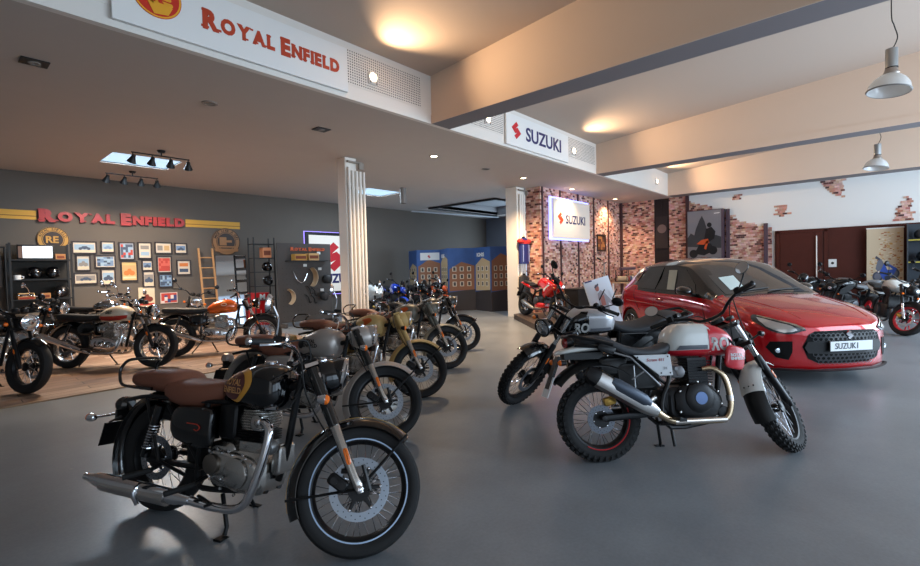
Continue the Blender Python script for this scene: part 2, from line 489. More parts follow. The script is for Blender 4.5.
# stepped brick facing that runs down the white wall
BH = .058
mb = MB(); rnd = random.Random(3)
def edge(z):
    pts = [(0, 2.33), (2.40, 2.33), (2.48, 2.5), (2.65, 3.04), (3.1, 3.74), (3.3, 4.2), (3.52, 4.68)]
    for (z0, y0), (z1, y1) in zip(pts, pts[1:]):
        if z <= z1:
            return y0 + (y1 - y0) * (z - z0) / (z1 - z0)
    return 4.68
k = 0
while (k + 1) * BH < 3.6:
    z = k * BH
    y = edge(z + BH / 2)
    if z > 2.35: y = max(2.33, y + rnd.choice((-.1, -.05, 0, .05, .08)))
    if y < 4.66: mb.bx(XR - .02, XR, y, 4.68, z, z + BH)
    k += 1
struct(mb.build('wall_brick_steps', M_brick, smooth=False))
for n, (ya, yb, z0, z1, seed) in enumerate(((.58, 1.13, 3.19, 3.66, 1), (1.83, 2.3, 2.74, 3.08, 2), (-.82, -.26, 2.38, 2.99, 5), (3.09, 3.40, 3.42, 3.58, 4))):
    mb = MB(); rr = random.Random(seed)
    rows = int((z1 - z0) / BH) + 1
    for i in range(rows):
        q = i / max(1, rows - 1)
        if n == 0: a, b_ = (ya + .0 + .12 * rr.random() + (1 - q) * .02, ya + .12 + (yb - ya) * (q ** .6) * .85)
        elif n == 2: a, b_ = ya + .1 * rr.random() + .08 * q, yb - .28 * q - .12 * rr.random()
        else: a, b_ = ya + rr.random() * .2, yb - rr.random() * .16
        z = math.floor(z0 / BH) * BH + i * BH
        if b_ > a + .05: mb.bx(XR - .015, XR, a, b_, z, z + BH * .96)
    struct(mb.build('wall_brick_patch', M_brick, smooth=False))
# dark strips (profile rails) on the brick paper
M_strip = mat('dark_profile_strip', (70, 44, 46), .5)
for i, x in enumerate((11.5, 12.5, 13.62, 14.72, 15.85)):
    struct(MB().bx(x - .035, x + .035, 6.995, 7.022, 0, ZL).build('trim_%d' % (10 + i), M_strip, smooth=False))
M_bar = mat('purple_grey_profile', (84, 66, 76), .45)
for i, (y, zt) in enumerate(((6.98, ZL), (4.70, ZL), (3.50, 3.10), (2.48, 2.56))):
    struct(MB().bx(XR - .1, XR - .02, y - .05, y + .05, 0, zt).build('trim_%d' % (20 + i), M_bar if i > 1 else M_strip, smooth=False))

# brown veneer on the right wall with the double door
mb = MB(); mb.bx(XR - .06, XR, -3.2, 2.25, 0, 2.31)
struct(mb.build('wall_panelling', M_brownwood, smooth=False))
d = struct(MB().bx(XR - .085, XR - .055, 1.10, 2.12, .02, 2.22).build('door_1', M_brownwood, bevel=.004, smooth=False))
MB().bx(XR - .1, XR - .06, .99, 1.08, 0, 2.27).bx(XR - .1, XR - .06, 2.13, 2.21, 0, 2.27).bx(XR - .1, XR - .06, .99, 2.21, 2.225, 2.29).build('door_frame', M_brownwood, d, smooth=False)
h = MB().cyl((XR - .15, 1.245, .78), (XR - .15, 1.245, 2.10), .018)
h.cyl((XR - .15, 1.245, .95), (XR - .07, 1.245, .95), .01).cyl((XR - .15, 1.245, 1.95), (XR - .07, 1.245, 1.95), .01)
h.build('door_handle', mat('satin_bar', (205, 195, 185), .35, .6), d)
MB().lathe([(0, .02), (.012, .02), (.014, .012)], (XR - .085, 1.16, 1.25), (-1, 0, 0), 14).lathe([(0, .02), (.012, .02)], (XR - .085, 1.16, 1.13), (-1, 0, 0), 14).build('lock', M_steel, d)

# columns: square pier with a bundle of pipes
def column(x, y, w, pipes, top):
    t = MB().bx(x, x + w, y, y + w, 0, ZL).build('wall_column', mat('column_paint', (240, 230, 218), .6), smooth=False, bevel=.01)
    struct(t)
    M_p = mat('pipe_paint', (240, 232, 222), .45)
    for dx, r, zt in pipes:
        MB().tube([(x + dx, y - r - .008, .0), (x + dx, y - r - .008, zt - .3), (x + dx, y - r - .008, zt)], r, 12).build('pipe', M_p, t)
        MB().cyl((x + dx, y - r - .008, zt - .36), (x + dx, y - r - .008, zt - .31), r * 1.3).build('pipe_collar', M_p, t)
    MB().box((x + w + .06, y - .06, ZL - .16), (.1, .06, .12)).cyl((x + .02, y - .05, ZL - .09), (x + w + .12, y - .05, ZL - .09), .022).ell((x + w + .12, y - .05, ZL - .14), (.03, .03, .04)).build('pipe_valve', mat('valve_grey', (150, 140, 130), .4, .3), t)
column(5.49, 7.8, .27, [(.06, .03, ZL - .2), (.15, .03, ZL - .26), (.24, .033, ZL - .26), (.33, .03, ZL - .26), (.42, .026, ZL - .26)], 0)
column(10.95, 7.5, .38, [(.10, .035, ZL - .2), (.2, .035, ZL - .2), (.31, .03, ZL - .2)], 0)

# perforated panels and signs on the fascia
def perf(x0, x1, z0, z1, nx, nz, skip=None, r=.010):
    p = tag(MB().bx(x0 - .015, x1 + .015, YF - .006, YF + .002, z0 - .015, z1 + .015).build('acoustic_panel', M_fascia, smooth=False), kind='structure')
    mb = MB()
    for i in range(nx):
        for j in range(nz):
            x = x0 + (x1 - x0) * (i + .5) / nx; z = z0 + (z1 - z0) * (j + .5) / nz
            if skip and skip(x, z): continue
            mb.add([(x + r * math.cos(a), YF - .0075, z + r * math.sin(a)) for a in (R(30), R(90), R(150), R(210), R(270), R(330))], [(0, 1, 2, 3, 4, 5)])
    tag(mb.build('perforation', M_hole, p, smooth=False), kind='stuff')
perf(.3, 5.02, 3.86, 4.30, 136, 13, lambda x, z: 1.14 < x < 3.70 and z < 4.28 or (abs(x - 4.11) < .09 and abs(z - 4.02) < .09))
perf(5.75, 7.12, 3.86, 4.30, 40, 13, lambda x, z: abs(x - 6.65) < .09 and abs(z - 4.02) < .09)
perf(9.55, 10.9, 3.86, 4.30, 40, 13, lambda x, z: abs(x - 9.81) < .09 and abs(z - 4.0) < .09)

# warning / exit sign box etc. are objects of their own
s = empty('company_sign', 'long white sign board with red lettering and fist emblem on the fascia', 'sign', (2.42, YF, 3.72))
s_l = Matrix.Translation(V((-2.42, -YF, -3.72)))
MB(s_l).bx(1.17, 3.68, YF - .05, YF - .012, 3.72, 4.275).build('board', mat('sign_white', (232, 230, 226), .5), s, smooth=False, bevel=.003)
mb = MB(s_l); smallcaps(mb, ['ROYAL', 'ENFIELD'], (1.93, YF - .052, 3.93), (1, 0, 0), (0, 0, 1), .20, .006, .06, 1.62)
tag(mb.build('lettering', mat('sign_orange_red', (186, 62, 30), .5), s, smooth=False), 'orange red lettering')
mb = MB(s_l); c = (1.53, YF - .052, 4.06)
mb.lathe([(0, .21), (.004, .21)], c, (0, -1, 0), 40); mb.m = 1
mb.lathe([(.004, .19), (.005, .19), (.005, .205), (.004, .205)], c, (0, -1, 0), 40, closed=True)
for k in range(4):
    mb.rbox((1.575 + .012 * (k % 2), YF - .06, 4.15 - .05 * k), (.15, .006, .038), .018)
mb.poly([(1.44, YF - .058, 4.0), (1.50, YF - .058, 3.88), (1.62, YF - .058, 3.90), (1.66, YF - .058, 3.98)], .004, (0, -1, 0))
mb.poly([(1.40, YF - .058, 4.14), (1.48, YF - .058, 4.20), (1.50, YF - .058, 3.97), (1.42, YF - .058, 4.02)], .004, (0, -1, 0))
mb.m = 0
text_mb(mb, 'R', (1.45, YF - .064, 4.0), (1, 0, 0), (0, 0, 1), .2, .006, .03)
mb.build('emblem', [mat('sign_red', (200, 45, 24), .5), mat('sign_yellow', (235, 165, 40), .5)], s, smooth=False)

s = empty('company_sign', 'white fascia sign board with red mark and dark blue lettering beyond the front beam', 'sign', (8.33, YF, 3.7))
s_l = Matrix.Translation(V((-8.33, -YF, -3.7)))
MB(s_l).bx(7.16, 9.5, YF - .05, YF - .012, 3.70, 4.285).build('board', mat('sign_white'), s, smooth=False, bevel=.003)
mb = MB(s_l); suzuki_s(mb, (7.33, YF - .055, 3.84), (1, 0, 0), (0, 0, 1), .32, .006)
mb.build('emblem', mat('suzuki_red', (205, 40, 50), .45), s, smooth=False)
mb = MB(s_l); w = text_mb(mb, 'SUZUKI', (7.80, YF - .055, 3.87), (1, 0, 0), (0, 0, 1), .37, .006, .018, sx=1.10)
mb.build('lettering', mat('suzuki_blue', (32, 34, 96), .45), s, smooth=False)

# backlit square sign on the brick wall
s = empty('illuminated_sign', 'square white backlit sign with red S mark and blue lettering on the brick wall', 'sign', (12.98, 7.0, 2.24))
s_l = Matrix.Translation(V((-12.98, -7.0, -2.24)))
MB(s_l).bx(11.86, 14.12, 6.86, 6.93, 2.24, 3.36).build('face', mat('sign_face_lit', (236, 226, 214), .4, emit=(236, 214, 192), es=.10), s, smooth=False, bevel=.01)
MB(s_l).bx(11.80, 14.18, 6.935, 6.99, 2.18, 3.42).build('halo_panel', mat('halo_led', (150, 150, 230), .5, emit=(140, 150, 255), es=2.6), s, smooth=False)
mb = MB(s_l); suzuki_s(mb, (12.08, 6.858, 2.63), (1, 0, 0), (0, 0, 1), .36, .006)
mb.build('emblem', mat('suzuki_orange_red', (214, 74, 40), .45), s, smooth=False)
mb = MB(s_l); text_mb(mb, 'SUZUKI', (12.55, 6.858, 2.68), (1, 0, 0), (0, 0, 1), .36, .006, .015, sx=1.02)
mb.build('lettering', mat('suzuki_blue'), s, smooth=False)

# red letters on the dark wall and the yellow stripes beside them
s = empty('wall_lettering', 'raised red wall letters between the two yellow stripes on the grey wall', 'sign', (2.97, YB, 2.64))
s_l = Matrix.Translation(V((-2.97, -YB, -2.64)))
mb = MB(s_l); smallcaps(mb, ['ROYAL', 'ENFIELD'], (1.58, YB - .04, 2.66), (1, 0, 0), (0, 0, 1), .26, .06, .075, 2.80)
mb.build('lettering', M_redlet, s, smooth=False)
for x0, x1, lab in ((XL, 1.55, 'yellow wall stripe left of the red wall letters'), (4.42, 5.80, 'yellow wall stripe right of the red wall letters')):
    o = MB().bx(x0, x1, YB - .012, YB, 2.66, 2.85)
    o.m = 1; o.bx(x0, x1, YB - .014, YB, 2.725, 2.74)
    tag(o.build('wall_stripe', [mat('yellow_stripe', (212, 160, 62), .6), mat('stripe_line', (120, 80, 34), .6)], smooth=False), lab, 'stripe')
# ---------------------------------------------------------------- lights and lamps
def kel(c): return lin(c)
def area(loc, size, power, col, rot, name='daylight', spread=180):
    ld = bpy.data.lights.new(name, 'AREA'); ld.shape = 'RECTANGLE'; ld.size, ld.size_y = size; ld.energy = power; ld.color = col; ld.spread = R(spread)
    o = bpy.data.objects.new(name, ld); COL.objects.link(o); o.location = loc; o.rotation_euler = rot; return o
def spot(loc, aim, power, col, ang=70, blend=.6, rad=.04, name='lamp_light'):
    ld = bpy.data.lights.new(name, 'SPOT'); ld.energy = power; ld.color = col; ld.spot_size = R(ang); ld.spot_blend = blend; ld.shadow_soft_size = rad
    o = bpy.data.objects.new(name, ld); COL.objects.link(o); o.location = loc
    o.rotation_euler = (V(aim) - V(loc)).to_track_quat('-Z', 'Y').to_euler(); return o
WARM = (1., .70, .42); NEUT = (1., .90, .80); COOL = (.66, .83, 1.)

w = bpy.data.worlds.new('world'); scene.world = w; w.use_nodes = True
w.node_tree.nodes['Background'].inputs[0].default_value = (.62, .78, 1, 1)
w.node_tree.nodes['Background'].inputs[1].default_value = 1.0
# daylight through the storefront behind the camera (bays between the piers)
for x, p in ((-.9, 35), (2.4, 70), (6.6, 310), (10.8, 460), (14.8, 210)):
    area((x, YS + .05, 2.0), (3.8, 3.2), p, COOL, (R(90), 0, 0))
# added fill light on the windowless left wall, brightens the near motorcycles
area((XL + .05, -2.2, 1.9), (6.5, 2.8), 40, (.86, .92, 1.), (0, R(-90), 0))
# daylight through the far window
area((XR - .1, 10.5, 1.8), (2.3, 2.3), 160, (.6, .8, 1.), (0, R(90), 0))
for (x0, x1, y0, y1), p in ((SKY1, 120), (SKY2, 110)):
    area(((x0 + x1) / 2, (y0 + y1) / 2, ZL + .012), (x1 - x0 - .05, y1 - y0 - .05), p, COOL, (0, 0, 0), 'skylight')

M_lens = mat('lit_lens', (255, 245, 220), .3, emit=(255, 232, 190), es=14.)
M_lens_dim = mat('unlit_lens', (120, 116, 110), .25)
M_trimr = mat('lamp_trim', (150, 140, 132), .4, .5)
GD = 'recessed downlights in the low ceiling'
dls = [(.81, 6.55, 0, 'dark square recessed downlight at the far left of the low ceiling'), (2.53, 6.55, 3, 'round recessed ceiling speaker between two square downlights'), (4.19, 6.55, 0, 'dark square recessed downlight nearest the red lettered fascia end'),
       (6.74, 6.57, 1, 'lit round downlight right of the first column, in the low ceiling'), (8.48, 6.63, 2, 'unlit round downlight in the low ceiling between the two columns'),
       (10.03, 6.65, 1, 'lit round downlight just left of the second column'), (12.55, 6.64, 1, 'lit round downlight above the backlit square sign'), (15.6, 6.64, 1, 'lit round downlight near the inner corner of the brick walls')]
for x, y, k, lab in dls:
    e = empty('ceiling_speaker' if k == 3 else 'recessed_downlight', lab, 'speaker' if k == 3 else 'downlight', (x, y, ZL), 0, None if k == 3 else GD)
    if k == 0:
        MB().bx(-.115, .115, -.1, .1, -.012, -.001).build('trim_frame', mat('downlight_black', (30, 28, 27), .5), e, bevel=.003)
        MB().lathe([(0, .05), (.008, .055), (.012, .03)], (0, 0, -.02), (0, 0, 1), 20).build('lens', M_lens_dim, e)
    else:
        MB().lathe([(-.012, .07), (-.012, .095), (-.002, .10), (-.001, .07)], (0, 0, 0), (0, 0, 1), 24, closed=True).build('trim_ring', M_trimr, e)
        MB().lathe([(0, .01), (.002, .068)], (0, 0, -.008), (0, 0, 1), 24).build('lens' if k != 3 else 'grille', M_lens if k == 1 else M_lens_dim, e)
        if k == 1:
            spot((x, y, ZL - .03), (x, y + .12, 0), 620 if x < 11 else 230, WARM, 130, .8)
GS = 'square fascia spotlights'
for x, z, lab, aim in ((4.11, 4.02, 'lit fascia spotlight right of the long red lettered board', (4.6, 1.6, 4.62)), (6.65, 4.02, 'lit fascia spotlight left of the blue lettered board', (7.0, 2.6, 4.6)),
                  (9.81, 4.0, 'lit fascia spotlight right of the blue lettered board', (9.95, 1.2, 4.60)), (15.23, 3.98, 'lit fascia spotlight in the furthest bay', (15.7, 2.0, 4.6))):
    e = empty('fascia_spotlight', lab, 'spotlight', (x, YF, z), 0, GS)
    MB().rbox((0, -.016, 0), (.16, .03, .16), .012).build('housing', mat('spot_housing', (206, 200, 194), .5), e)
    MB().lathe([(0, .058), (.012, .05), (.02, .02)], (0, -.03, .02), (0, -1, 0), 24).build('lens', M_lens, e)
    MB().box((-.05, -.034, -.055), (.022, .008, .022)).box((.055, -.034, -.055), (.014, .008, .035)).build('sensor', M_lens_dim, e)
    spot((x, YF - .12, z + .02), aim, 200 if x != 6.65 else 70, WARM, 120, .9, .05)

# pendant lamps
def pendant(x, y, z, lab, zceil, yaw):
    e = empty('pendant_lamp', lab, 'lamp', (x, y, z), yaw, 'glass bowl pendant lamps')
    tl = Matrix.Rotation(R(9), 4, 'Y')
    b = MB(tl).lathe([(-.13, .195), (-.125, .20), (-.06, .185), (.0, .15), (.05, .095), (.07, .055), (.066, .05), (.044, .09), (-.006, .143), (-.064, .178), (-.13, .19)], (0, 0, 0), (0, 0, 1), 40, closed=True).build('glass_bowl', mat('prismatic_glass', (214, 218, 220), .18, coat=.5, trans=.35, emit=(255, 245, 230), es=.05), e)
    MB(tl).lathe([(-.134, .196), (-.126, .203), (-.120, .203), (-.120, .194)], (0, 0, 0), (0, 0, 1), 40, closed=True).build('bowl_rim', mat('rim_grey', (120, 118, 116), .4), b)
    MB().lathe([(.055, .06), (.075, .075), (.1, .062), (.13, .055)], (.008, 0, 0), (0, 0, 1), 24).build('collar', M_trimr, e)
    MB().lathe([(.13, .054), (.145, .056), (.35, .056), (.355, .03)], (.015, 0, 0), (0, 0, 1), 24).build('ballast_tube', mat('ballast_grey', (150, 152, 152), .35, .5), e)
    MB().lathe([(.13, .058), (.142, .058)], (.015, 0, 0), (0, 0, 1), 24).build('gasket', M_black, e)
    h = zceil - z
    MB().tube([(.015, 0, .35), (.06, .01, .40), (.10, .02, .50), (.05, .01, .62), (.01, 0, .75), (.015, 0, h)], .006, 6, k=6).build('cord', M_black, e)
    MB().lathe([(h - .03, .04), (h, .05)], (.015, 0, 0), (0, 0, 1), 16).build('ceiling_rose', M_black, e)
pendant(7.3, -.13, 3.42, 'near glass bowl pendant lamp with grey tube, between the second and first beams', zc(-.13), R(-48))
pendant(12.6, -.03, 3.33, 'far glass bowl pendant lamp hanging in front of the white brick-patched wall', zc(-.03), R(-48))

# ceiling tracks over the grey wall
def track(x0, x1, y, lab):
    e = empty('track_light', lab, 'track light', ((x0 + x1) / 2, y, ZL), 0, 'four headed black track lights')
    L = (x1 - x0) / 2
    MB().cyl((-L, 0, -.10), (L, 0, -.10), .012).build('bar', M_black, e)
    MB().lathe([(-.04, .05), (-.001, .07)], (0, 0, 0), (0, 0, 1), 16).cyl((0, 0, -.1), (0, 0, -.03), .012).build('canopy', M_black, e)
    for i in range(4):
        x = -L + 2 * L * (i + .08) / 3.16
        hd = MB(); ax = V((.1 * (i - 1.5), .55, -.8)).normalized(); c = V((x, 0, -.2))
        hd.lathe([(-.06, .03), (-.02, .035), (.03, .055), (.08, .075), (.078, .068), (.02, .045), (-.04, .01)], c, ax, 16)
        hd.cyl((x, 0, -.1), (x, 0, -.17), .009)
        h = hd.build('lamp_head', M_black, e)
        MB().lathe([(.045, .01), (.05, .05)], c, ax, 14).build('bulb', mat('track_bulb', (255, 220, 150), .4, emit=(255, 200, 120), es=3.), h)
        if True:
            p = V(e.location) + c + ax * .1
            spot(p, p + (ax * 3 + V((0, 0, -.3)) if i in (0, 3) else V((.4 * (i - 1.5), -.6 - .6 * (y < 10), -3.))), 120 if i in (0, 3) else 330, WARM, 105, .9, .04)
track(2.39, 3.31, 9.62, 'four headed black track light below the near skylight')
track(2.49, 3.44, 11.9, 'four headed black track light closest to the grey wall')
e = empty('ceiling_cylinder_lamp', 'grey cylinder lamp mounted beside the skylight right of the first column', 'lamp', (8.70, 9.70, ZL))
MB().lathe([(-.42, .05), (-.42, .085), (-.38, .09), (-.001, .09)], (0, 0, 0), (0, 0, 1), 20).build('housing', mat('cyl_grey', (128, 122, 118), .5), e)
MB().lathe([(-.425, .01), (-.423, .07)], (0, 0, 0), (0, 0, 1), 20).build('lens', M_lens_dim, e)
# pale rail and dark frame at the ceiling slot
tag(MB().cyl((12.0, 12.95, ZL - .06), (16.4, 12.2, ZL - .06), .03).build('ceiling_rail', mat('rail_white', (190, 195, 200), .4), smooth=True), 'pale thin rail under the ceiling at the far end of the grey wall', 'rail')
mb = MB(); x0, x1, y0, y1 = SLOT
mb.bx(x0 - .08, x1, y0 - .08, y0, ZL - .06, ZL - .002).bx(x0 - .08, x0, y0, y1, ZL - .06, ZL - .002).bx(x0 - .08, x1, y1, y1 + .08, ZL - .06, ZL - .002)
struct(mb.build('trim_40', mat('slot_dark', (40, 42, 46), .5), smooth=False))
area(((x0 + x1) / 2, (y0 + y1) / 2, 3.98), (3.6, 2.6), 25, (.65, .82, 1.), (0, 0, 0), 'recess_daylight')
scene.view_settings.view_transform = 'Standard'; scene.view_settings.look = 'None'
scene.view_settings.exposure = 0.; scene.view_settings.gamma = 1.
scene.cycles.use_denoising = True
scene.cycles.max_bounces = 8
# ---------------------------------------------------------------- motorcycles
M_tyre = mat('tyre_rubber', (26, 26, 27), .75, noise=.15, nscale=60)
M_chrome = mat('chrome', (225, 225, 228), .08, 1.)
M_alu = mat('cast_aluminium', (196, 194, 190), .27, 1., bump=.1, nscale=40)
M_disc = mat('brake_disc_steel', (150, 158, 168), .32, .9)
M_gblack = mat('gloss_black_paint', (6, 6, 8), .14, coat=.6)
M_sblack = mat('satin_black_metal', (20, 20, 22), .35, .3)
M_rubber = mat('grip_rubber', (22, 22, 22), .7)
M_orange = mat('amber_lens', (235, 112, 24), .25, coat=.5)
M_redlens = mat('red_lens', (130, 12, 14), .2, coat=.6)
M_headglass = mat('headlamp_glass', (200, 208, 214), .08, .85, coat=1.)
M_mirror = mat('mirror_glass', (215, 220, 225), .03, 1.)
M_brownseat = mat('brown_leather', (124, 76, 58), .55, bump=.15, nscale=120, noise=.08)
M_blackseat = mat('black_seat_vinyl', (30, 30, 32), .6, bump=.15, nscale=120)
M_gold = mat('gold_caliper', (176, 140, 70), .35, .8)
M_bronze = mat('heat_tinted_steel', (200, 178, 148), .22, 1.)
M_plate = mat('number_plate_white', (225, 228, 230), .5)

def bvh_of(o):
    me = o.data
    return BVHTree.FromPolygons([tuple(v.co) for v in me.vertices], [tuple(p.vertices) for p in me.polygons])

def proj(bvh, p, d, off, fallback=None):
    d = V(d).normalized()
    h = bvh.ray_cast(V(p) - d * 3, d)
    if h[0] is None:
        return fallback
    n = h[1] if h[1].dot(d) < 0 else -h[1]
    return h[0] + n * off

def decal(bvh, outline, d, off=.003, rings=4, k=0, sub=0):
    # outline: 3-D points near the surface; a patch that follows the surface along direction d
    if k:
        outline = catmull([tuple(p) for p in outline] + [tuple(outline[0])], k)[:-1]
    if sub:
        o2 = []
        for a, b in zip(outline, list(outline[1:]) + [outline[0]]):
            o2 += [V(a).lerp(V(b), j / sub) for j in range(sub)]
        outline = o2
    pts = [V(p) for p in outline]; c = sum(pts, V()) / len(pts)
    mb = MB(); n = len(pts); prev = None; idx = []
    vs = []; fs = []
    cp = proj(bvh, c, d, off)
    if cp is None: return mb
    for r in range(1, rings + 1):
        row = []
        for p in pts:
            q = proj(bvh, c + (p - c) * (r / rings), d, off)
            tt = 1.
            while q is None and tt > .5:
                tt -= .04
                q = proj(bvh, c + (p - c) * (r / rings * tt), d, off)
            row.append(q)
        last = cp
        for i, q in enumerate(row):
            if q is None:
                row[i] = (vs[(r - 2) * n + i] if r > 1 else cp)
        vs += row
    fs = [(n * rings, i, (i + 1) % n) for i in range(n)]
    for r in range(rings - 1):
        fs += [(r * n + i, (r + 1) * n + i, (r + 1) * n + (i + 1) % n, r * n + (i + 1) % n) for i in range(n)]
    mb.add(vs + [cp], fs)
    return mb

def wrap(mb, bvh, d, off, start=0):
    for i in range(start, len(mb.v)):
        q = proj(bvh, mb.v[i], d, off)
        if q is not None: mb.v[i] = q
    return mb

def wheel(root, name, c, Rt, w, rr, xf=None, spokes=36, alloy=0, rimmat=None, disc=0, dr=.15, knob=False, hubr=.045, hi=True, stripe=None, discmat=None):
    n = 64 if hi else 32
    c = V(c)
    hw = w / 2
    prof = [(-hw * .62, rr), (-hw * .92, rr + (Rt - rr) * .28), (-hw, rr + (Rt - rr) * .55), (-hw * .88, Rt - (Rt - rr) * .2), (-hw * .55, Rt - .008), (-hw * .2, Rt), (hw * .2, Rt), (hw * .55, Rt - .008), (hw * .88, Rt - (Rt - rr) * .2), (hw, rr + (Rt - rr) * .55), (hw * .92, rr + (Rt - rr) * .28), (hw * .62, rr)]
    mb = MB(xf).lathe(prof, c, (0, 1, 0), n, closed=True)
    if knob:
        for i in range(40):
            a = 2 * PI * i / 40
            rot = Matrix.Rotation(-a, 3, 'Y')
            for yy, dz, ln in ((-hw * .2, .004, .030), (hw * .2, .004, .030), (-hw * .66, -.006, .024), (hw * .66, -.006, .024), (-hw * .95, -.028, .02), (hw * .95, -.028, .02)):
                a2 = a + (0.5 if abs(yy) > hw * .5 else 0) * 2 * PI / 40
                r = Rt + dz
                mb.box(c + V((r * math.cos(a2), yy, r * math.sin(a2))), (.014 if abs(yy) < hw * .9 else .022, hw * .30 if abs(yy) < hw * .9 else .012, ln), Matrix.Rotation(-a2, 3, 'Y'))
    t = mb.build(name, M_tyre, root)
    rimmat = rimmat or M_chrome
    rh = hw * .62
    mb = MB(xf).lathe([(-rh, rr + .012), (-rh - .004, rr + .006), (-rh, rr - .006), (-rh * .6, rr - .014), (0, rr - .022), (rh * .6, rr - .014), (rh, rr - .006), (rh + .004, rr + .006), (rh, rr + .012), (0, rr + .004)], c, (0, 1, 0), n, closed=True)
    mb.build('rim', rimmat, t)
    if stripe is not None:
        MB(xf).lathe([(-rh - .006, rr + .010), (-rh - .007, rr + .002), (-rh - .005, rr + .002), (-rh - .004, rr + .010)], c, (0, 1, 0), n, closed=True).build('rim_stripe', stripe, t)
    if alloy:
        mb = MB(xf)
        for i in range(alloy):
            for da in (-.10, .10):
                a = 2 * PI * i / alloy
                d0 = V((math.cos(a), 0, math.sin(a))); d1 = V((math.cos(a + da * 1.9), 0, math.sin(a + da * 1.9)))
                mb.tube([c + d0 * .04, c + d1 * (rr - .01)], [.014, .009], 8)
        mb.lathe([(-.03, .03), (-.03, .05), (.03, .05), (.03, .03)], c, (0, 1, 0), 20)
        mb.build('wheel_spider', rimmat, t)
    elif spokes:
        mb = MB(xf)
        for i in range(spokes):
            a = 2 * PI * i / spokes
            sgn = 1 if i % 2 else -1
            b = a + (.55 if (i // 2) % 2 else -.55)
            mb.cyl(c + V((hubr * math.cos(b), sgn * .035, hubr * math.sin(b))), c + V(((rr - .014) * math.cos(a), sgn * .008, (rr - .014) * math.sin(a))), .0021 if hi else .003, None, 4, False)
        tag(mb.build('wire_spokes', M_chrome, t), kind='stuff')
    MB(xf).lathe([(-.052, .014), (-.05, .03), (-.045, hubr + .008), (-.03, hubr + .008), (-.028, hubr - .006), (.028, hubr - .006), (.03, hubr + .008), (.045, hubr + .008), (.05, .03), (.052, .014)], c, (0, 1, 0), 24).build('hub', M_sblack if not alloy else rimmat, t)
    if disc:
        y = disc * .062
        mb = MB(xf).lathe([(-.002, dr - .042), (.002, dr - .042), (.002, dr), (-.002, dr)], c + V((0, y, 0)), (0, 1, 0), 48 if hi else 28, closed=True)
        dsc = mb.build('brake_disc', discmat or M_disc, t)
        if hi:
            mb = MB(xf)
            for i in range(36):
                a = 2 * PI * i / 36
                r = dr - (.012 if i % 2 else .026)
                mb.cyl(c + V((r * math.cos(a), y - .003, r * math.sin(a))), c + V((r * math.cos(a), y + .003, r * math.sin(a))), .0032, None, 6)
            tag(mb.build('disc_hole', M_black, t), kind='stuff')
        mb = MB(xf)
        for i in range(6):
            a = 2 * PI * i / 6 + .2
            d = V((math.cos(a), 0, math.sin(a)))
            mb.tube([c + V((0, y, 0)) + d * .03, c + V((0, y, 0)) + d * (dr - .038)], [.016, .009], 6, sc=(.4, 1))
        mb.lathe([(-.006, .02), (-.006, .06), (.006, .06), (.006, .02)], c + V((0, y, 0)), (0, 1, 0), 24)
        for i in range(6):
            a = 2 * PI * i / 6 + .2
            mb.m = 1
            mb.ell(c + V(((dr - .045) * math.cos(a), y + disc * .006, (dr - .045) * math.sin(a))), (.007, .005, .007), 8, 5)
            mb.m = 0
        mb.build('disc_carrier', [M_sblack, M_chrome], t)
    return t

def indicator(root, c, d, xf=None, body=None, r=.026, stem=None):
    c = V(c); d = V(d).normalized()
    b = MB(xf).lathe([(-.045, .004), (-.04, .016), (-.02, r * .92), (.0, r)], c, d, 16)
    if stem is not None:
        b.cyl(V(stem), c - d * .02, .007)
    b = b.build('indicator', body or M_chrome, root)
    MB(xf).lathe([(.0, r), (.012, r * .9), (.02, r * .5), (.022, .003)], c, d, 16).build('lens', M_orange, b)

def headlamp(root, c, d, r, shell, xf=None, ringmat=None, depth=.12, yellow=False):
    c = V(c); d = V(d).normalized()
    b = MB(xf).lathe([(-depth, .01), (-depth * .95, r * .45), (-depth * .6, r * .82), (-depth * .2, r * .98), (0, r)], c, d, 28).build('headlight', shell, root)
    MB(xf).lathe([(-.006, r), (.0, r * 1.06), (.012, r * 1.05), (.016, r * .95), (.006, r * .93)], c, d, 32, closed=True).build('bezel', ringmat or M_chrome, b)
    MB(xf).lathe([(.004, r * .95), (.014, r * .8), (.022, r * .5), (.026, .003)], c, d, 28).build('lens', M_headglass, b)
    mb = MB(xf)
    mb.lathe([(.028, .003), (.03, r * .3), (.026, r * .32)], c, d, 12)
    mb.build('bulb_shield', M_chrome, b)

def mirror(root, base, top, r, xf=None, sty='round', chrome=True, d=(-1, 0, 0)):
    base = V(base); top = V(top); m = M_chrome if chrome else M_sblack
    mid = (base * .45 + top * .55) + V((.03, 0, 0))
    hd = MB(xf).tube([base, mid, top + V((.02, 0, -.01))], .0055, 8, k=4)
    hd.lathe([(-.012, .004), (-.01, r * .7), (.004, r * .98), (.012, r)] if sty == 'round' else [(-.012, .004), (-.01, r * .8), (.004, r), (.012, r)], top, d, 24)
    hd = hd.build('mirror', m, root)
    MB(xf).lathe([(.012, r * .94), (.014, .002)], top, d, 24).build('mirror_glass', M_mirror, hd)

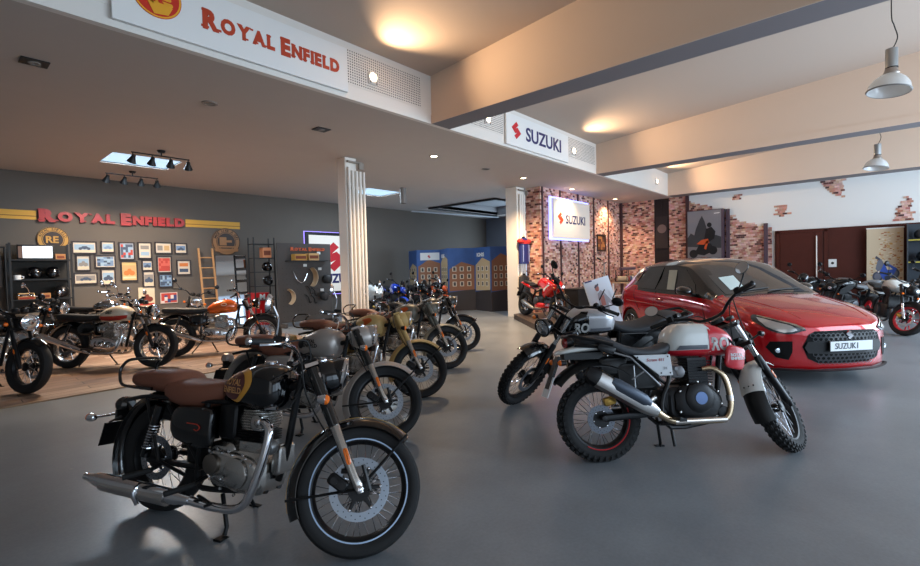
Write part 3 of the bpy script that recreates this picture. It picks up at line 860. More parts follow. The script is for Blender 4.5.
def place_bike(root, front_tyre, rear, front, lean=9., z=0., anchor='front', scmin=.975):
    pts = [v.co.copy() for v in front_tyre.data.vertices]
    p = 0.
    for it in range(8):
        M = Matrix.Rotation(R(-lean), 3, 'X') @ Matrix.Rotation(p, 3, 'Y')
        q = min((M @ v for v in pts), key=lambda a: a.z)
        p += q.z / max(.5, q.x)
    M = Matrix.Rotation(R(-lean), 3, 'X') @ Matrix.Rotation(p, 3, 'Y')
    d = V((front[0] - rear[0], front[1] - rear[1]))
    yaw = math.atan2(d.y, d.x) - math.atan2(q.y, q.x)
    sc = 1.
    if anchor == 'front':
        rear = V((front[0], front[1])) - d.normalized() * math.hypot(q.x, q.y)
    elif anchor == 'both':
        sc = min(1.05, max(scmin, d.length / math.hypot(q.x, q.y)))
    root.matrix_world = Matrix.Translation(V((rear[0], rear[1], z))) @ Matrix.Scale(sc, 4) @ (Matrix.Rotation(yaw, 3, 'Z') @ M).to_4x4()

def steer_xf(axle, rake, trail, ang):
    rk = R(rake); d = V((-math.sin(rk), 0, math.cos(rk)))
    g = V((axle[0] + trail, 0, 0))
    return Matrix.Translation(g) @ Matrix.Rotation(R(ang), 4, d) @ Matrix.Translation(-g), d, V((math.cos(rk), 0, math.sin(rk)))

def spring(root, p0, p1, r, col, name='shock_absorber', xf=None, turns=9):
    p0 = V(p0); p1 = V(p1)
    ax = (p1 - p0).normalized(); u = ax.orthogonal().normalized(); w = ax.cross(u); L = (p1 - p0).length
    s = MB(xf).cyl(p0, p1, r * .5).cyl(p0 + ax * L * .55, p1, r * .95).cyl(p0 - ax * .01, p0 + ax * L * .12, r * .9).build(name, M_sblack if col is not M_chrome else M_gblack, root)
    pts = []
    for i in range(turns * 8 + 1):
        a = 2 * PI * i / 8
        pts.append(p0 + ax * (L * .12 + L * .5 * i / (turns * 8)) + (u * math.cos(a) + w * math.sin(a)) * r)
    MB(xf).tube(pts, .0045, 5).build('coil_spring', col, s)

def bar_set(root, xf, pts, gripm=M_rubber, chrome=True, endm=None, lever=True, r=.011):
    # pts: right half of the bar, from the clamp outwards to the bar end (y negative)
    m = M_chrome if chrome else M_sblack
    full = [V((p[0], -p[1], p[2])) for p in pts[::-1]] + [V(p) for p in pts]
    hb = MB(xf).tube([tuple(p) for p in full], r, 10, k=4).build('handlebar', m, root)
    for s in (1, -1):
        e = V(pts[-1]); e.y *= s
        q = V(pts[-2]); q.y *= s
        d = (e - q).normalized(); g0 = e - d * .125
        MB(xf).tube([g0, e - d * .006], [.0185, .0165], 12).build('grip', gripm, hb)
        MB(xf).lathe([(-.004, .008), (-.002, .019), (.012, .019), (.018, .010)], e, d, 14).build('bar_end', endm or M_chrome, hb)
        MB(xf).box(g0 - d * .03, (.045, .045, .045)).box(g0 - d * .03 + V((.01, 0, .02)), (.05, .03, .02)).build('switch_cube', M_sblack, hb)
        if lever:
            MB(xf).tube([g0 - d * .05 + V((.025, 0, .0)), g0 + V((.05, 0, .0)), e - d * .05 + V((.062, 0, -.006)), e + V((.05, 0, -.012))], [.006, .0075, .006, .007], 6, k=3, sc=(1, .6)).build('lever', m, hb)
            if s == -1:
                MB(xf).rbox(g0 - d * .07 + V((.03, 0, .03)), (.05, .04, .035), .008).build('brake_reservoir', M_sblack, hb)
    return hb

def cables(root, xf, pts_list):
    mb = MB(xf)
    for i, p in enumerate(pts_list):
        MB(xf).tube(p, .0045, 6, k=5).build('control_cable', M_rubber, root)

def classic(name, label, group, body, fend, covers, badge='oval', seatm=M_brownseat, accent=None, rim=None, nacelle=None, hi=True, grab=True, pillion=True, steer=36, stripe=None, rear_fender=None, spin=None):
    root = empty(name, label, 'motorcycle', group=group)
    ax = (1.39, 0, .32)
    S, du, fn = steer_xf(ax, 30, .125, steer)
    A = V(ax)
    F = lambda s, o, y: A + du * s + fn * o + V((0, y, 0))
    ft = wheel(root, 'front_wheel', ax, .32, .098, .243, S, 36, rimmat=rim, disc=-1, dr=.152, hi=hi, stripe=stripe)
    wheel(root, 'rear_wheel', (0, 0, .325), .325, .118, .232, None, 36, rimmat=rim, disc=-1, dr=.13, hi=hi)
    # front fork
    for s in (1, -1):
        y = .1 * s
        f = MB(S).tube([F(-.02, 0, y), F(.02, 0, y), F(.05, -.004, y), F(.34, -.004, y), F(.355, -.004, y)], [.017, .026, .025, .027, .020], 14).build('fork_leg', M_alu, root)
        MB(S).cyl(F(.34, -.004, y), F(.67, -.004, y), .031, .033, 16).build('fork_cover', covers, f)
        MB(S).lathe([(-.004, .01), (.006, .018), (.01, .012)], F(.0, 0, y * 1.2), (0, s, 0), 12).build('axle_nut', M_chrome, f)
        MB(S).rbox(F(.17, .0, y + .028 * s), (.024, .008, .085), .011, Matrix.Rotation(R(-26), 3, 'Y')).build('side_reflector', M_orange, f)
    MB(S).tube([F(-.03, .045, -.075), F(.10, .06, -.08)], .012, 6).rbox(F(.075, -.085, -.085), (.11, .05, .06), .02, Matrix.Rotation(R(30), 3, 'Y')).cyl(F(.09, -.10, -.10), F(.09, -.10, -.118), .018).cyl(F(.05, -.07, -.10), F(.05, -.07, -.118), .016).tube([F(.12, -.05, -.09), F(.10, -.01, -.09)], .014).build('brake_caliper', M_sblack, root)
    MB(S).box(F(.62, .0, 0), (.05, .25, .025), Matrix.Rotation(R(-26), 3, 'Y')).box(F(.69, .0, 0), (.07, .25, .02), Matrix.Rotation(R(-26), 3, 'Y')).cyl(F(.58, -.045, 0), F(.70, -.045, 0), .03).build('steering_yoke', M_chrome if covers is M_gblack else covers, root)
    # fender
    fe = MB(S).arc_shell(ax, .362, 50, 209, .078, .05, .004, 30, 10).build('front_fender', fend, root)
    for s in (1, -1):
        MB(S).tube([F(0, 0, s * .07), A + V((.362 * math.cos(R(194)), s * .078, .362 * math.sin(R(194)) + .01))], .0075, 6).build('fender_stay', M_sblack, fe)
        MB(S).tube([F(0, 0, s * .075), A + V((.362 * math.cos(R(54)), s * .08, .352 * math.sin(R(54))))], .008, 6).build('fender_stay', M_sblack, fe)
    if stripe is not None:
        MB(S).tube([A + V((.3635 * math.cos(R(a)), 0, .3635 * math.sin(R(a)))) for a in range(52, 205, 6)], .0022, 5).build('coachline', mat('gold_coachline', (190, 150, 70), .4), fe)
    # nacelle and headlight
    nc = nacelle or body
    H = F(.615, .115, 0)
    n = MB(S).ell(F(.62, .045, 0), (.13, .10, .105), 20, 12, Matrix.Rotation(R(-12), 3, 'Y')).build('headlight_nacelle', nc, root)
    for s in (1, -1):
        MB(S).lathe([(-.02, .012), (0, .018), (.008, .012)], F(.70, .075, .062 * s), (1, 0, .1), 12).build('pilot_lamp', M_chrome, n)
    MB(S).lathe([(0, .045), (.012, .042), (.014, .03)], F(.735, .0, 0), (-.3, 0, 1), 24).build('speedometer', M_sblack, n)
    headlamp(root, H + V((.03, 0, 0)), (1, 0, -.06), .092, nc, S)
    bar = [(.96, 0, .975), (.955, -.10, .98), (.93, -.17, .99), (.865, -.28, .975), (.765, -.37, .94)]
    bar_set(root, S, bar, chrome=True, r=.0115)
    mirror(root, (.86, -.26, 1.0), (.81, -.34, 1.155), .052, S)
    mirror(root, (.86, .26, 1.0), (.81, .34, 1.155), .052, S)
    for s in (1, -1):
        indicator(root, F(.47, .0, s * .20), (1, 0, 0), S, stem=F(.49, 0, s * .09), body=M_chrome if covers is M_gblack else M_sblack)
    cables(root, S, [[(.90, -.2, 1.0), (1.0, -.12, 1.04), (1.03, -.05, .9), (.98, -.04, .75)], [(.90, -.2, 1.0), (.98, -.16, .95), (1.05, -.13, .75), (1.2, -.1, .55)], [(.90, .2, 1.0), (1.0, .12, 1.04), (1.03, .05, .9), (.95, .04, .7)]])
    # tank
    tank = MB().sloft([(.48, .765, .055, .035, .06, 2.2), (.515, .77, .095, .065, .085, 2.3), (.60, .785, .13, .10, .11, 2.4), (.72, .795, .15, .135, .13, 2.4), (.82, .795, .146, .137, .13, 2.4), (.89, .795, .118, .11, .11, 2.3), (.92, .795, .07, .06, .06, 2.1)], 28, 4).build('fuel_tank', body, root)
    MB().lathe([(0, .034), (.012, .036), (.018, .028), (.019, .002)], (.765, 0, .93), (0, 0, 1), 24).build('filler_cap', M_chrome, tank)
    bv = bvh_of(tank)
    if hi or badge:
        for s in (-1, 1):
            d = (0, -s, 0)
            if badge == 'oval':
                decal(bv, [(.535, s, .80), (.56, s, .86), (.64, s, .90), (.73, s, .895), (.77, s, .85), (.76, s, .80), (.71, s, .745), (.66, s, .72), (.59, s, .745)], d, .002, 5, 3).build('tank_badge', mat('badge_gold', (214, 150, 48), .3, coat=1.), tank)
                decal(bv, [(.525, s, .80), (.55, s, .845), (.62, s, .878), (.69, s, .875), (.725, s, .84), (.72, s, .80), (.68, s, .75), (.64, s, .732), (.58, s, .748)], d, .004, 5, 3).build('tank_badge', mat('badge_maroon', (84, 22, 20), .3, coat=1.), tank)
                mb = MB()
                if s < 0:
                    text_mb(mb, 'ROYAL', (.555, -.3, .812), (1, 0, 0), (0, 0, 1), .046, .003, .03)
                    text_mb(mb, 'ENFIELD', (.547, -.3, .77), (1, 0, 0), (0, 0, 1), .043, .003, .03)
                else:
                    text_mb(mb, 'ROYAL', (.71, .3, .812), (-1, 0, 0), (0, 0, 1), .046, .003, .03)
                    text_mb(mb, 'ENFIELD', (.717, .3, .77), (-1, 0, 0), (0, 0, 1), .043, .003, .03)
                wrap(mb, bv, d, .006).build('badge_lettering', mat('badge_letter_gold', (226, 170, 110), .4), tank, smooth=False)
            elif badge == 'letters':
                mb = MB()
                o = (.60, -.3) if s < 0 else (.76, .3)
                text_mb(mb, 'ROYAL', (o[0], o[1], .80), (-s, 0, 0), (0, 0, 1), .045, .003, .03)
                text_mb(mb, 'ENFIELD', (o[0], o[1], .762), (-s, 0, 0), (0, 0, 1), .045, .003, .03)
                wrap(mb, bv, d, .003).build('tank_lettering', M_black, tank, smooth=False)
            elif badge == 'wing':
                decal(bv, [(.68, s, .86), (.78, s, .885), (.82, s, .85), (.75, s, .80), (.71, s, .80), (.73, s, .83)], d, .003, 3, 2).build('tank_badge', mat('badge_copper', (190, 84, 34), .35, .3), tank)
            if badge in ('letters', 'wing'):
                decal(bv, [(.52, s, .80), (.54, s, .84), (.60, s, .85), (.60, s, .76), (.55, s, .75)], d, .004, 3, 2).build('knee_pad', M_rubber, tank)
    # seats
    MB().sloft([(.06, .745, .10, .055, .07, 2.6), (.12, .74, .142, .073, .08, 2.5), (.24, .735, .158, .077, .095, 2.5), (.36, .74, .15, .072, .09, 2.5), (.47, .76, .118, .06, .07, 2.4), (.56, .78, .066, .04, .05, 2.3)], 26, 4).build('rider_seat', seatm, root)
    if pillion:
        MB().sloft([(-.265, .79, .055, .025, .035, 2.4), (-.23, .787, .105, .047, .05, 2.6), (-.12, .787, .13, .062, .065, 2.8), (.04, .79, .132, .068, .075, 2.8), (.13, .785, .125, .062, .07, 2.6), (.19, .77, .09, .045, .06, 2.4)], 26, 4).build('pillion_seat', seatm, root)
        MB().box((-.03, 0, .745), (.36, .14, .05)).build('seat_base', M_sblack, root)
    if grab:
        MB().tube([(.0, -.14, .745), (-.22, -.14, .745), (-.295, -.13, .765), (-.325, -.12, .83), (-.31, -.11, .875), (-.26, -.10, .905), (-.20, 0, .915), (-.26, .10, .905), (-.31, .11, .875), (-.325, .12, .83), (-.295, .13, .765), (-.22, .14, .745), (.0, .14, .745)], .0095, 8, k=3).build('grab_rail', M_gblack if accent is None else accent, root)
    # frame
    fr = MB()
    fr.tube([(.985, 0, .88), (.955, 0, .70), (.92, 0, .45), (.88, 0, .30)], .02, 10, k=3).tube([(.97, 0, .82), (.55, 0, .72), (.42, 0, .70)], .022, 10)
    for s in (1, -1):
        fr.tube([(.60, s * .06, .71), (.40, s * .115, .70), (.0, s * .13, .70), (-.22, s * .12, .66)], .0125, 8, k=3)
        fr.tube([(.42, s * .10, .70), (.40, s * .11, .45), (.40, s * .10, .25), (.50, s * .09, .22), (.85, s * .05, .25)], .016, 8, k=3)
        fr.tube([(.40, s * .11, .36), (.14, s * .13, .66)], .011, 8)
        fr.tube([(-.05, s * .13, .70), (.12, s * .14, .34), (.32, s * .12, .28)], .010, 8)
    fr.build('frame', M_sblack, root)
    MB().tube([(.40, .10, .33), (0, .105, .325)], .019, 8).tube([(.40, -.10, .33), (0, -.105, .325)], .019, 8).cyl((0, -.12, .325), (0, .12, .325), .011).cyl((.40, -.12, .33), (.40, .12, .33), .02).build('swing_arm', M_sblack, root)
    for s in (1, -1):
        spring(root, (.0, s * .135, .36), (.085, s * .135, .655), .029, M_chrome)
    # rear fender, tail lamp, plate, indicators
    rf = rear_fender or fend
    MB().arc_shell((0, 0, .325), .405, 20, 204, .092, .055, .004, 32, 10).build('rear_fender', rf, root)
    MB().box((-.375, 0, .545), (.02, .16, .07)).tube([(-.30, -.09, .55), (-.42, -.085, .50)], .007).build('tail_bracket', M_sblack, root)
    tl = MB().lathe([(-.07, .03), (-.05, .05), (.0, .052)], (-.43, 0, .60), (-1, 0, -.05), 20).build('tail_light', rf, root)
    MB().lathe([(0, .05), (.02, .044), (.03, .02), (.031, .002)], (-.43, 0, .60), (-1, 0, -.05), 20).build('lens', M_redlens, tl)
    MB().box((-.46, 0, .42), (.006, .2, .15), Matrix.Rotation(R(14), 3, 'Y')).build('plate_holder', M_sblack, root)
    for s in (1, -1):
        indicator(root, (-.45, s * .185, .54), (-1, 0, 0), stem=(-.40, s * .06, .55), body=M_chrome if hi else M_sblack)
    # side panels
    for s in (1, -1):
        sp_ = MB().sloft([(.19, .57, .02, .06, .06, 3), (.24, .57, .028, .095, .10, 3.4), (.42, .56, .034, .115, .12, 3.4), (.49, .56, .028, .10, .10, 3), (.505, .56, .012, .07, .07, 2.5)], 22, 3, y0=s * .125).build('side_panel', body if badge != 'oval' else M_gblack, root)
        if badge == 'oval' and s < 0:
            MB().tube([(.34, -.162, .58), (.42, -.163, .578), (.44, -.163, .56), (.42, -.163, .545), (.40, -.163, .55)], .003, 5, k=3).build('panel_mark', mat('mark_red', (190, 60, 40), .4), sp_)
    MB().rbox((.56, 0, .60), (.13, .18, .20), .03).build('airbox', M_sblack, root)
    # engine
    en = MB().rbox((.66, 0, .335), (.40, .20, .22), .06).rbox((.53, 0, .40), (.20, .18, .16), .05).cyl((.60, -.02, .45), (.60, .02, .45), .09).build('engine', M_alu, root)
    for s in (-1, 1):
        cv = MB().sloft([(.47, .37, .012, .03, .03, 2), (.50, .37, .03, .075, .075, 2.2), (.58, .36, .038, .085, .09, 2.2), (.68, .345, .042, .095, .105, 2.3), (.78, .335, .036, .09, .095, 2.3), (.84, .33, .015, .05, .055, 2)], 24, 4, y0=s * .105)
        cv.lathe([(0, .082), (.016, .08), (.024, .068)], (.71, s * .138, .345), (0, s, 0), 28)
        cv.build('engine_cover', M_alu if hi is not None else M_chrome, en)
        MB().lathe([(0, .055), (.022, .053), (.028, .042), (.028, .004)], (.535, s * .135, .375), (0, s, 0), 26).build('round_cap', mat('cap_metal', (120, 112, 104), .35, .9), en)
        bt = MB()
        for px, pz in ((.50, .44), (.56, .455), (.64, .45), (.74, .44), (.80, .40), (.83, .33), (.79, .26), (.70, .23), (.60, .25), (.52, .29), (.48, .34)):
            bt.lathe([(0, .009), (.008, .009), (.01, .005)], (px, s * .128, pz), (0, s, 0), 8)
        tag(bt.build('cover_screw', M_chrome, en), kind='stuff')
    cy = MB()
    cy.bx(.65, .80, -.07, .07, .44, .50)
    cyb = MB().bx(.66, .79, -.065, .065, .50, .565)
    for i in range(5):
        cyb.rbox((.725, 0, .505 + .013 * i), (.17, .165, .006), .05, Matrix.Rotation(0, 3, 'X'))
    cyb2 = cyb.build('cylinder_barrel', M_sblack, en)
    hd = MB().bx(.66, .79, -.07, .07, .565, .70)
    for i in range(8):
        L = .225 - .006 * (i - 3) ** 2 * .8
        hd.rbox((.725, 0, .575 + .0145 * i), (L, .007, .21), .085, Matrix.Rotation(R(90), 3, 'X'), 5)
    hd.lathe([(0, .04), (.015, .04), (.02, .03)], (.79, -.095, .615), (0, -1, 0), 18)
    hd.build('cylinder_head', M_alu, en)
    cy.build('crankcase_neck', M_alu, en)
    MB().tube([(.70, -.06, .715), (.80, -.09, .70), (.90, -.08, .70)], .012, 8, k=3).build('rocker_pipe', M_chrome, en)
    MB().lathe([(0, .04), (.02, .042), (.04, .03)], (.90, -.09, .50), (0, -1, 0), 20).build('horn', mat('horn_alu', (150, 150, 150), .4, .8), root)
    MB().rbox((.90, 0, .42), (.06, .12, .16), .02).build('oil_cooler', M_alu, root)
    # exhaust on the right-hand side
    ex = MB().tube([(.79, -.085, .615), (.86, -.11, .62), (.905, -.13, .575), (.895, -.15, .44), (.85, -.165, .28), (.81, -.17, .21), (.74, -.175, .175), (.60, -.18, .17), (.42, -.185, .18)], [.024, .024, .024, .023, .023, .023, .023, .023, .024], 14, k=4).build('exhaust_pipe', M_chrome, root)
    MB().lathe([(-.01, .03), (.01, .034), (.02, .03)], (.80, -.09, .617), (1, -.3, 0), 14).build('pipe_clamp', M_alu, ex)
    si = MB().tube([(.45, -.185, .18), (.38, -.19, .182), (.30, -.195, .185), (-.18, -.225, .205), (-.27, -.235, .212), (-.31, -.238, .214), (-.34, -.24, .216)], [.025, .032, .040, .042, .028, .020, .020], 18, k=3).build('silencer', M_chrome, root)
    MB().tube([(.30, -.20, .173), (-.19, -.228, .192)], .0425, 16).build('heat_shield', mat('dark_chrome', (200, 196, 192), .12, 1.), si)
    MB().tube([(.10, -.215, .23), (.10, -.26, .19), (.10, -.23, .12)], .012, 8, k=3).build('silencer_clamp', M_chrome, si)
    for x, z, L in ((.46, .265, .13), (.12, .30, .12)):
        MB().tube([(x, -.10, z + .02), (x + .01, -.20, z)], .012, 8).build('footrest_hanger', M_sblack, root)
        MB().tube([(x + .01, -.19, z), (x - .045, -.19 - L, z - .02)], .016, 10).build('footrest', M_rubber, root)
        MB().tube([(x + .01, .11, z + .02), (x - .02, .19 + L * .6, z)], .014, 10).build('footrest', M_rubber, root)
    MB().tube([(.52, -.20, .22), (.62, -.21, .20), (.66, -.24, .21), (.66, -.28, .21)], .008, 8, k=3).build('brake_pedal', M_sblack, root)
    lh = R(9)
    MB().tube([(.50, .09, .25), (.54, .20, .05), (.53, .22, .036)], .011, 8).box((.53, .225, .04), (.07, .035, .012)).build('side_stand', M_sblack, root)
    MB().tube([(.56, -.07, .20), (.63, -.09, .04), (.63, -.10, .0)], .012, 8).box((.63, -.12, -.012), (.05, .06, .012)).build('centre_stand', M_sblack, root)
    MB().bx(.05, .16, .11, .13, .25, .42).tube([(.0, .11, .36), (.5, .11, .37)], .012, 6, sc=(.5, 1)).build('chain_guard', M_sblack, root)
    return root, ft
def tank_text(tank, bv, s, x0, z0, size, txt, m, off=.004, width=1.):
    mb = MB()
    if s < 0: text_mb(mb, txt, (x0, -.4, z0), (1, 0, 0), (0, 0, 1), size, .003, .04, sx=width)
    else: text_mb(mb, txt, (x0 + size * .62 * len(txt) * width, .4, z0), (-1, 0, 0), (0, 0, 1), size, .003, .04, sx=width)
    wrap(mb, bv, (0, -s, 0), off).build('tank_lettering', m, tank, smooth=False)

def scrambler(name, label, group, main, front, cowl, cowl_txt, fend, tail, panel, ptxt, stripe=None, steer=36, sill=True, rings=None):
    steer = 41
    root = empty(name, label, 'motorcycle', group=group)
    ax = (1.455, 0, .335)
    S, du, fn = steer_xf(ax, 30, .125, steer)
    A = V(ax)
    F = lambda s, o, y: A + du * s + fn * o + V((0, y, 0))
    M_wh = mat('letter_white', (228, 228, 226), .5)
    ft = wheel(root, 'front_wheel', ax, .328, .10, .246, S, 36, rimmat=M_sblack, disc=1, dr=.14, knob=True, hubr=.04)
    rt = wheel(root, 'rear_wheel', (0, 0, .31), .306, .128, .216, None, 36, rimmat=M_sblack, disc=-1, dr=.105, knob=True, hubr=.045, discmat=mat('disc_dark', (96, 98, 104), .35, .9))
    if rings is not None:
        for y in (-.046, .046):
            MB().tube([(.222 * math.cos(R(a)), y, .31 + .222 * math.sin(R(a))) for a in range(-120, 21, 5)], .0045, 6).build('rim_stripe', rings, rt)
    for s in (1, -1):
        y = .1 * s
        f = MB(S).tube([F(-.02, .02, y), F(.03, .015, y), F(.05, 0, y), F(.42, 0, y), F(.44, 0, y)], [.018, .028, .029, .029, .024], 14).build('fork_leg', M_sblack, root)
        MB(S).cyl(F(.44, 0, y), F(.75, 0, y), .0205, .0205, 14).build('fork_tube', mat('fork_silver', (200, 200, 200), .25, .8), f)
        MB(S).rbox(F(.26, .0, y + .03 * s), (.022, .008, .07), .01, Matrix.Rotation(R(-30), 3, 'Y')).build('side_reflector', M_orange, f)
    MB(S).rbox(F(.09, -.075, .085), (.12, .05, .06), .02, Matrix.Rotation(R(30), 3, 'Y')).cyl(F(.10, -.08, .10), F(.10, -.08, .125), .018).build('brake_caliper', M_sblack, root)
    MB(S).box(F(.56, 0, 0), (.05, .26, .03), Matrix.Rotation(R(-30), 3, 'Y')).box(F(.73, 0, 0), (.07, .26, .022), Matrix.Rotation(R(-30), 3, 'Y')).cyl(F(.52, -.045, 0), F(.74, -.045, 0), .032).build('steering_yoke', M_sblack, root)
    fe = MB(S).arc_shell(ax, .388, 72, 163, .086, .045, .005, 20, 10).build('front_fender', fend, root)
    ex = MB(S).arc_shell(ax, .380, 160, 198, .078, .042, .005, 14, 10)
    for y in (-1, 1):
        MB(S).tube([F(.02, 0, y * .09), A + V((.38 * math.cos(R(110)), y * .07, .38 * math.sin(R(110))))], .008, 6).build('fender_stay', M_sblack, fe)
    ex.build('fender_extension', M_black, fe)
    for a, y in ((156, -.035), (156, .035), (156, 0)):
        MB(S).ell(A + V((.387 * math.cos(R(a)), y, .387 * math.sin(R(a)))), (.006, .006, .006), 8, 5).build('fender_bolt', M_sblack, fe)
    # headlight with cowl ring, clock, bar
    headlamp(root, F(.55, .165, 0) + V((.03, 0, 0)), (1, 0, -.08), .088, M_gblack, S, M_sblack)
    MB(S).tube([F(.50, .05, -.11), F(.56, .14, -.10)], .012).tube([F(.50, .05, .11), F(.56, .14, .10)], .012).build('headlight_bracket', M_sblack, root)
    MB(S).lathe([(0, .05), (.03, .052), (.034, .04)], F(.77, .06, .02), (-.45, 0, 1), 24).lathe([(0, .03), (.02, .032), (.024, .02)], F(.76, .05, -.075), (-.45, 0, 1), 20).build('instrument', M_black, root)
    if sill:
        MB(S).rbox(F(.66, .07, .0), (.03, .2, .12), .03, Matrix.Rotation(R(-20), 3, 'Y')).build('cowl', mat('silver_cowl', (190, 192, 196), .3, .5), root)
    bar = [(.98, 0, 1.04), (.97, -.09, 1.05), (.95, -.17, 1.10), (.89, -.29, 1.13), (.81, -.41, 1.115)]
    bar_set(root, S, bar, chrome=False, r=.012, endm=M_sblack)
    mirror(root, (.89, -.29, 1.14), (.87, -.385, 1.27), .05, S, chrome=False, d=(-1, .1, .30))
    mirror(root, (.89, .29, 1.14), (.87, .40, 1.26), .055, S, chrome=False, d=(-.9, -.45, .35))
    for s in (1, -1):
        indicator(root, F(.56, .08, s * .20), (1, 0, 0), S, stem=F(.56, 0, s * .1), body=M_sblack, r=.022)
    cables(root, S, [[(.98, -.2, 1.12), (1.1, -.12, 1.12), (1.12, -.05, .95), (1.05, -.04, .80)], [(.98, -.2, 1.12), (1.06, -.16, 1.0), (1.14, -.13, .8), (1.25, -.1, .6)], [(.98, .2, 1.12), (1.1, .12, 1.12), (1.12, .05, .95), (1.04, .04, .75)]])
    # tank
    tank = MB().sloft([(.545, .86, .06, .03, .07, 2.4), (.58, .865, .11, .09, .10, 2.8), (.65, .87, .142, .132, .112, 3.1), (.75, .865, .152, .14, .112, 3.3), (.86, .865, .152, .135, .112, 3.3), (.97, .86, .145, .11, .11, 3.2), (1.04, .85, .115, .07, .10, 2.9), (1.07, .84, .07, .03, .06, 2.4)], 30, 4).build('fuel_tank', main, root)
    MB().lathe([(0, .045), (.01, .045), (.014, .03), (.015, .002)], (.74, 0, 1.0), (0, 0, 1), 24).build('filler_cap', M_sblack, tank)
    bv = bvh_of(tank)
    for s in (-1, 1):
        d = (0, -s, 0)
        decal(bv, [(.84, s, .76), (.84, s, .87), (.84, s, .99), (.90, s, .985), (.97, s, .95), (1.05, s, .89), (1.06, s, .84), (1.04, s, .77), (.95, s, .755)], d, .003, 9, 0, 3).build('front_panel', front, tank)
        decal(bv, [(.56, s, .765), (.56, s, .80), (.67, s, .802), (.84, s, .802), (.84, s, .757), (.67, s, .757)], d, .0045, 4, 0, 3).build('lower_band', cowl, tank)
        decal(bv, [(.60, s, .806), (.62, s, .835), (.71, s, .835), (.825, s, .835), (.825, s, .806), (.71, s, .806)], d, .0055, 4, 0, 3).build('grey_band', mat('band_grey', (96, 100, 108), .4), tank)
        tank_text(tank, bv, s, .855, .80, .125, 'RO', M_wh, .008, .80)
    # cowl panels either side of the radiator area
    for s in (-1, 1):
        c = MB().rbox((1.02, s * .165, .735), (.16, .03, .17), .04, Matrix.Rotation(R(12), 3, 'Y') @ Matrix.Rotation(R(-8 * s), 3, 'Z')).build('cowl_panel', cowl, root)
        mb = MB()
        for i, t in enumerate(('ROYAL', 'ENFIELD')):
            text_mb(mb, t, ((.975, -.188, .745 - .026 * i) if s < 0 else (1.065, .188, .745 - .026 * i)), (-s, 0, 0), (0, 0, 1), .029, .003, .03)
        mb.build('cowl_lettering', cowl_txt, c, smooth=False)
    for s in (-1, 1):
        MB().tube([(1.0, s * .13, .66), (1.04, s * .15, .80), (1.0, s * .13, .88)], .009, 8, k=3).build('cowl_bracket', M_sblack, root)
    # seat, rack, tail
    MB().sloft([(-.14, .905, .05, .012, .03, 2.4), (-.10, .90, .09, .03, .04, 2.6), (.0, .895, .115, .04, .045, 2.8), (.08, .875, .13, .045, .05, 2.8), (.18, .825, .14, .045, .05, 2.7), (.30, .795, .14, .04, .05, 2.6), (.42, .79, .13, .04, .05, 2.5), (.52, .81, .11, .045, .05, 2.4), (.585, .85, .08, .04, .06, 2.3)], 26, 4).build('seat', mat('scrambler_seat', (58, 60, 64), .6, bump=.15, nscale=150), root)
    for s in (1, -1):
        MB().tube([(.10, s * .14, .86), (-.05, s * .15, .90), (-.19, s * .13, .93), (-.22, s * .08, .93), (-.22, 0, .93)], .014, 8, k=3).rbox((.05, s * .14, .83), (.14, .02, .06), .02, Matrix.Rotation(R(20), 3, 'Y')).build('grab_rail', M_sblack, root)
    MB().sloft([(-.31, .795, .03, .008, .008, 2.5), (-.27, .81, .08, .02, .015, 2.8), (-.12, .835, .10, .03, .025, 3), (.06, .85, .105, .03, .03, 3)], 22, 4).build('tail_fairing', tail, root)
    MB().arc_shell((0, 0, .325), .43, 38, 142, .09, .05, .006, 24, 10).box((-.10, 0, .78), (.30, .12, .05)).build('rear_fender', M_black, root)
    MB().box((-.33, 0, .66), (.02, .10, .26), Matrix.Rotation(R(22), 3, 'Y')).build('plate_bracket', M_sblack, root)
    pl = MB().box((-.375, 0, .555), (.006, .19, .16), Matrix.Rotation(R(22), 3, 'Y')).build('number_plate', M_plate, root)
    tl = MB().lathe([(-.05, .03), (-.02, .045), (.0, .045)], (-.215, 0, .885), (-1, 0, -.05), 20).build('tail_light', M_sblack, root)
    MB().lathe([(0, .043), (.02, .038), (.03, .02), (.031, .002)], (-.215, 0, .885), (-1, 0, -.05), 20).build('lens', M_redlens, tl)
    for s in (1, -1):
        indicator(root, (-.30, s * .13, .735), (-1, 0, 0), stem=(-.27, s * .04, .75), body=M_sblack, r=.022)
    # frame with visible triangle
    fr = MB()
    fr.tube([(1.06, 0, .90), (1.0, 0, .75), (.96, 0, .5), (.90, 0, .33)], .022, 10, k=3).tube([(1.04, 0, .84), (.5, 0, .77)], .024)
    for s in (1, -1):
        fr.tube([(.52, s * .10, .78), (.52, s * .12, .60), (.44, s * .13, .42), (.50, s * .11, .24), (.88, s * .06, .27)], .017, 8, k=3)
        fr.tube([(.50, s * .11, .55), (.30, s * .125, .72), (.10, s * .125, .84), (-.18, s * .10, .86)], .012, 8)
    fr.build('frame', M_sblack, root)
    tr = mat('frame_grey', (140, 142, 145), .35, .7)
    MB().tube([(.10, -.15, .80), (.22, -.158, .76), (.43, -.155, .55)], .008, 8).tube([(.22, -.155, .60), (.32, -.158, .66)], .006, 8).tube([(.24, -.15, .44), (.24, -.155, .70)], .006).build('subframe_strut', tr, root)
